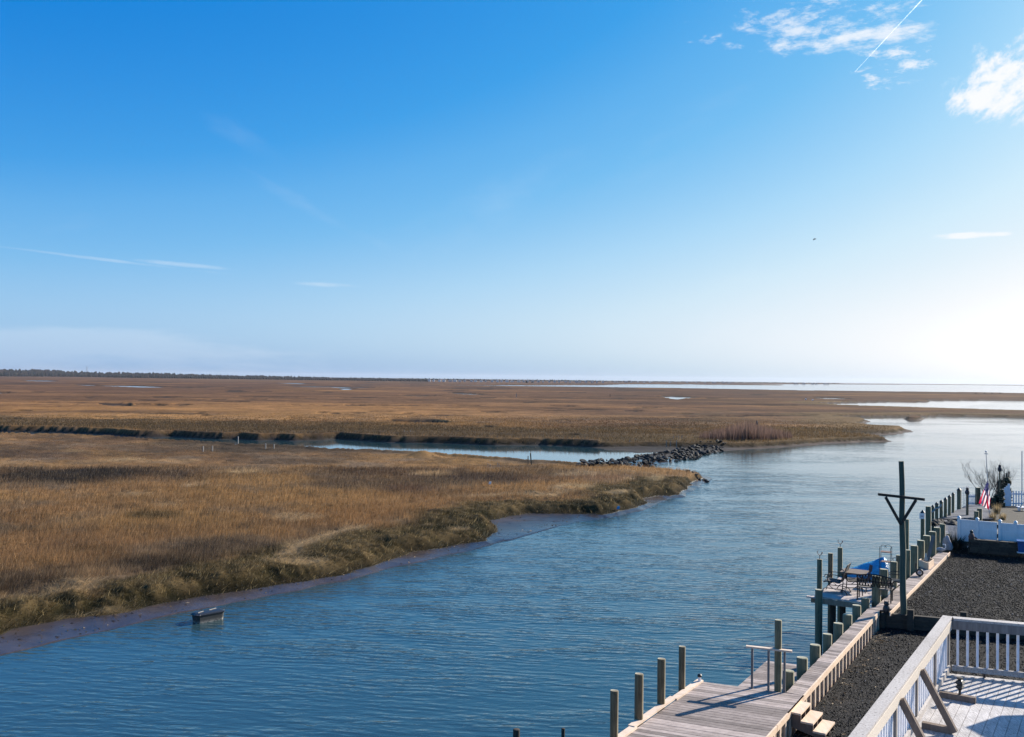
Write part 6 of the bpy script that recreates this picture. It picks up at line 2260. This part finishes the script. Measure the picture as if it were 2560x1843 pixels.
# ------------------------------------------------------------------ floating black tub by the mud bank
fbp = [P(489, 1557, 0), P(512, 1559, 0), P(566, 1549, 0)]
ctr = P(520, 1551, 0)
ex = flat(P(566, 1547, 0) - P(508, 1558, 0)); ey = V((-ex.y, ex.x, 0))
if ey.y < 0: ey = -ey
fo = root('floating_tub', ctr, 'weathered black lidded float box drifting beside the mud bank', 'float')
LL, WW, HH = 1.08, 0.52, 0.30
def ring(l, w, z, taper_=.16):
    pts = [(-l / 2, -w / 2 * .55), (-l / 2 + .10, -w / 2), (l / 2 - .10, -w / 2), (l / 2, -w / 2 * .6), (l / 2, w / 2 * .6), (l / 2 - .10, w / 2), (-l / 2 + .10, w / 2), (-l / 2, w / 2 * .55)]
    return [ctr + ex * x + ey * y + UP * z for x, y in pts]
def loft(rings):
    mb = MB(); n = len(rings[0])
    vs = [q for r_ in rings for q in r_]
    fs = [(i * n + j, i * n + (j + 1) % n, (i + 1) * n + (j + 1) % n, (i + 1) * n + j) for i in range(len(rings) - 1) for j in range(n)]
    fs += [tuple(range(n))[::-1], tuple((len(rings) - 1) * n + j for j in range(n))]
    return mb.add(vs, fs)
M['tubside'], t = mat('weathered_black_float')
tco = t.node('ShaderNodeTexCoord').outputs['Object']
sz = t.node('ShaderNodeSeparateXYZ', i_0=tco).outputs[2]
nn = t.noise(tco, 14, 5, .7)
band = t.smooth(t.m('ADD', sz, t.m('MULTIPLY', nn, .25)), .27, .12)
c = t.mix(t.m('MULTIPLY', band, t.smooth(nn, .38, .6)), (.03, .033, .034), (.30, .28, .25))
setc(t, c); t.b.inputs['Roughness'].default_value = .7
loft([ring(LL * .92, WW * .9, -.12), ring(LL * .95, WW * .94, .05), ring(LL, WW, HH - .04)]).build('hull', M['tubside'], fo)
loft([ring(LL * 1.06, WW * 1.08, HH - .035), ring(LL * 1.08, WW * 1.1, HH - .005), ring(LL * .94, WW * .8, HH + .035), ring(LL * .8, WW * .25, HH + .05)]).build('lid', M['black'], fo)
mb = MB()
mb.bar(ctr - ex * .42 + UP * (HH + .055) - ey * .08, ctr - ex * .18 + UP * (HH + .06), .035, .02)
mb.bar(ctr + ex * .05 + UP * (HH + .06) + ey * .02, ctr + ex * .36 + UP * (HH + .055) + ey * .12, .035, .02)
mb.bar(ctr - ex * .55 - ey * .12 + UP * (HH + .0), ctr - ex * .42 - ey * .28 + UP * (HH + .0), .03, .02)
mb.bar(ctr + ex * .56 - ey * .1 + UP * (HH + .0), ctr + ex * .5 + ey * .2 + UP * (HH + .0), .03, .02)
mb.build('strap', M['stake'], fo)

# ------------------------------------------------------------------ litter on the bank
for i, (x, y, c_, lb) in enumerate([(1545, 1256, (0.02, 0.25, 0.5), 'scrap of blue litter on the green bank'), (1224, 1216, (.7, .7, .68), 'scrap of white litter in the marsh grass')]):
    q = P(x, y, .75)
    gz = ground_z(q.x, q.y)
    mb = MB(); mb.hexa([V((q.x + a * .09, q.y + b * .06, gz + .15)) for a, b in ((-1, -1), (1, -1), (1, 1), (-1, 1))], [V((q.x + a * .08 + .05, q.y + b * .04, gz + .34)) for a, b in ((-1, -1), (1, -.6), (.8, 1), (-1, .7))])
    tag(mb.build('litter', plain('litter_' + ['blue', 'white'][i], c_, .5), None, (q.x, q.y, gz)), lb, 'litter')

# ------------------------------------------------------------------ the air between here and the far shore
mh, t = mat('air_haze')
t.n.remove(t.b)
pv = t.node('ShaderNodeVolumePrincipled')
pv.inputs['Color'].default_value = (0.80, 0.86, 0.96, 1)
pv.inputs['Density'].default_value = 0.45e-4
pv.inputs['Anisotropy'].default_value = 0.2
t.l.new(pv.outputs[0], t.out.inputs['Volume'])
mb = MB(); mb.prism([(-13500, -2500), (13500, -2500), (13500, 13500), (-13500, 13500)], -4.0, 48.0)
tag(mb.build('haze', mh), kind='stuff')
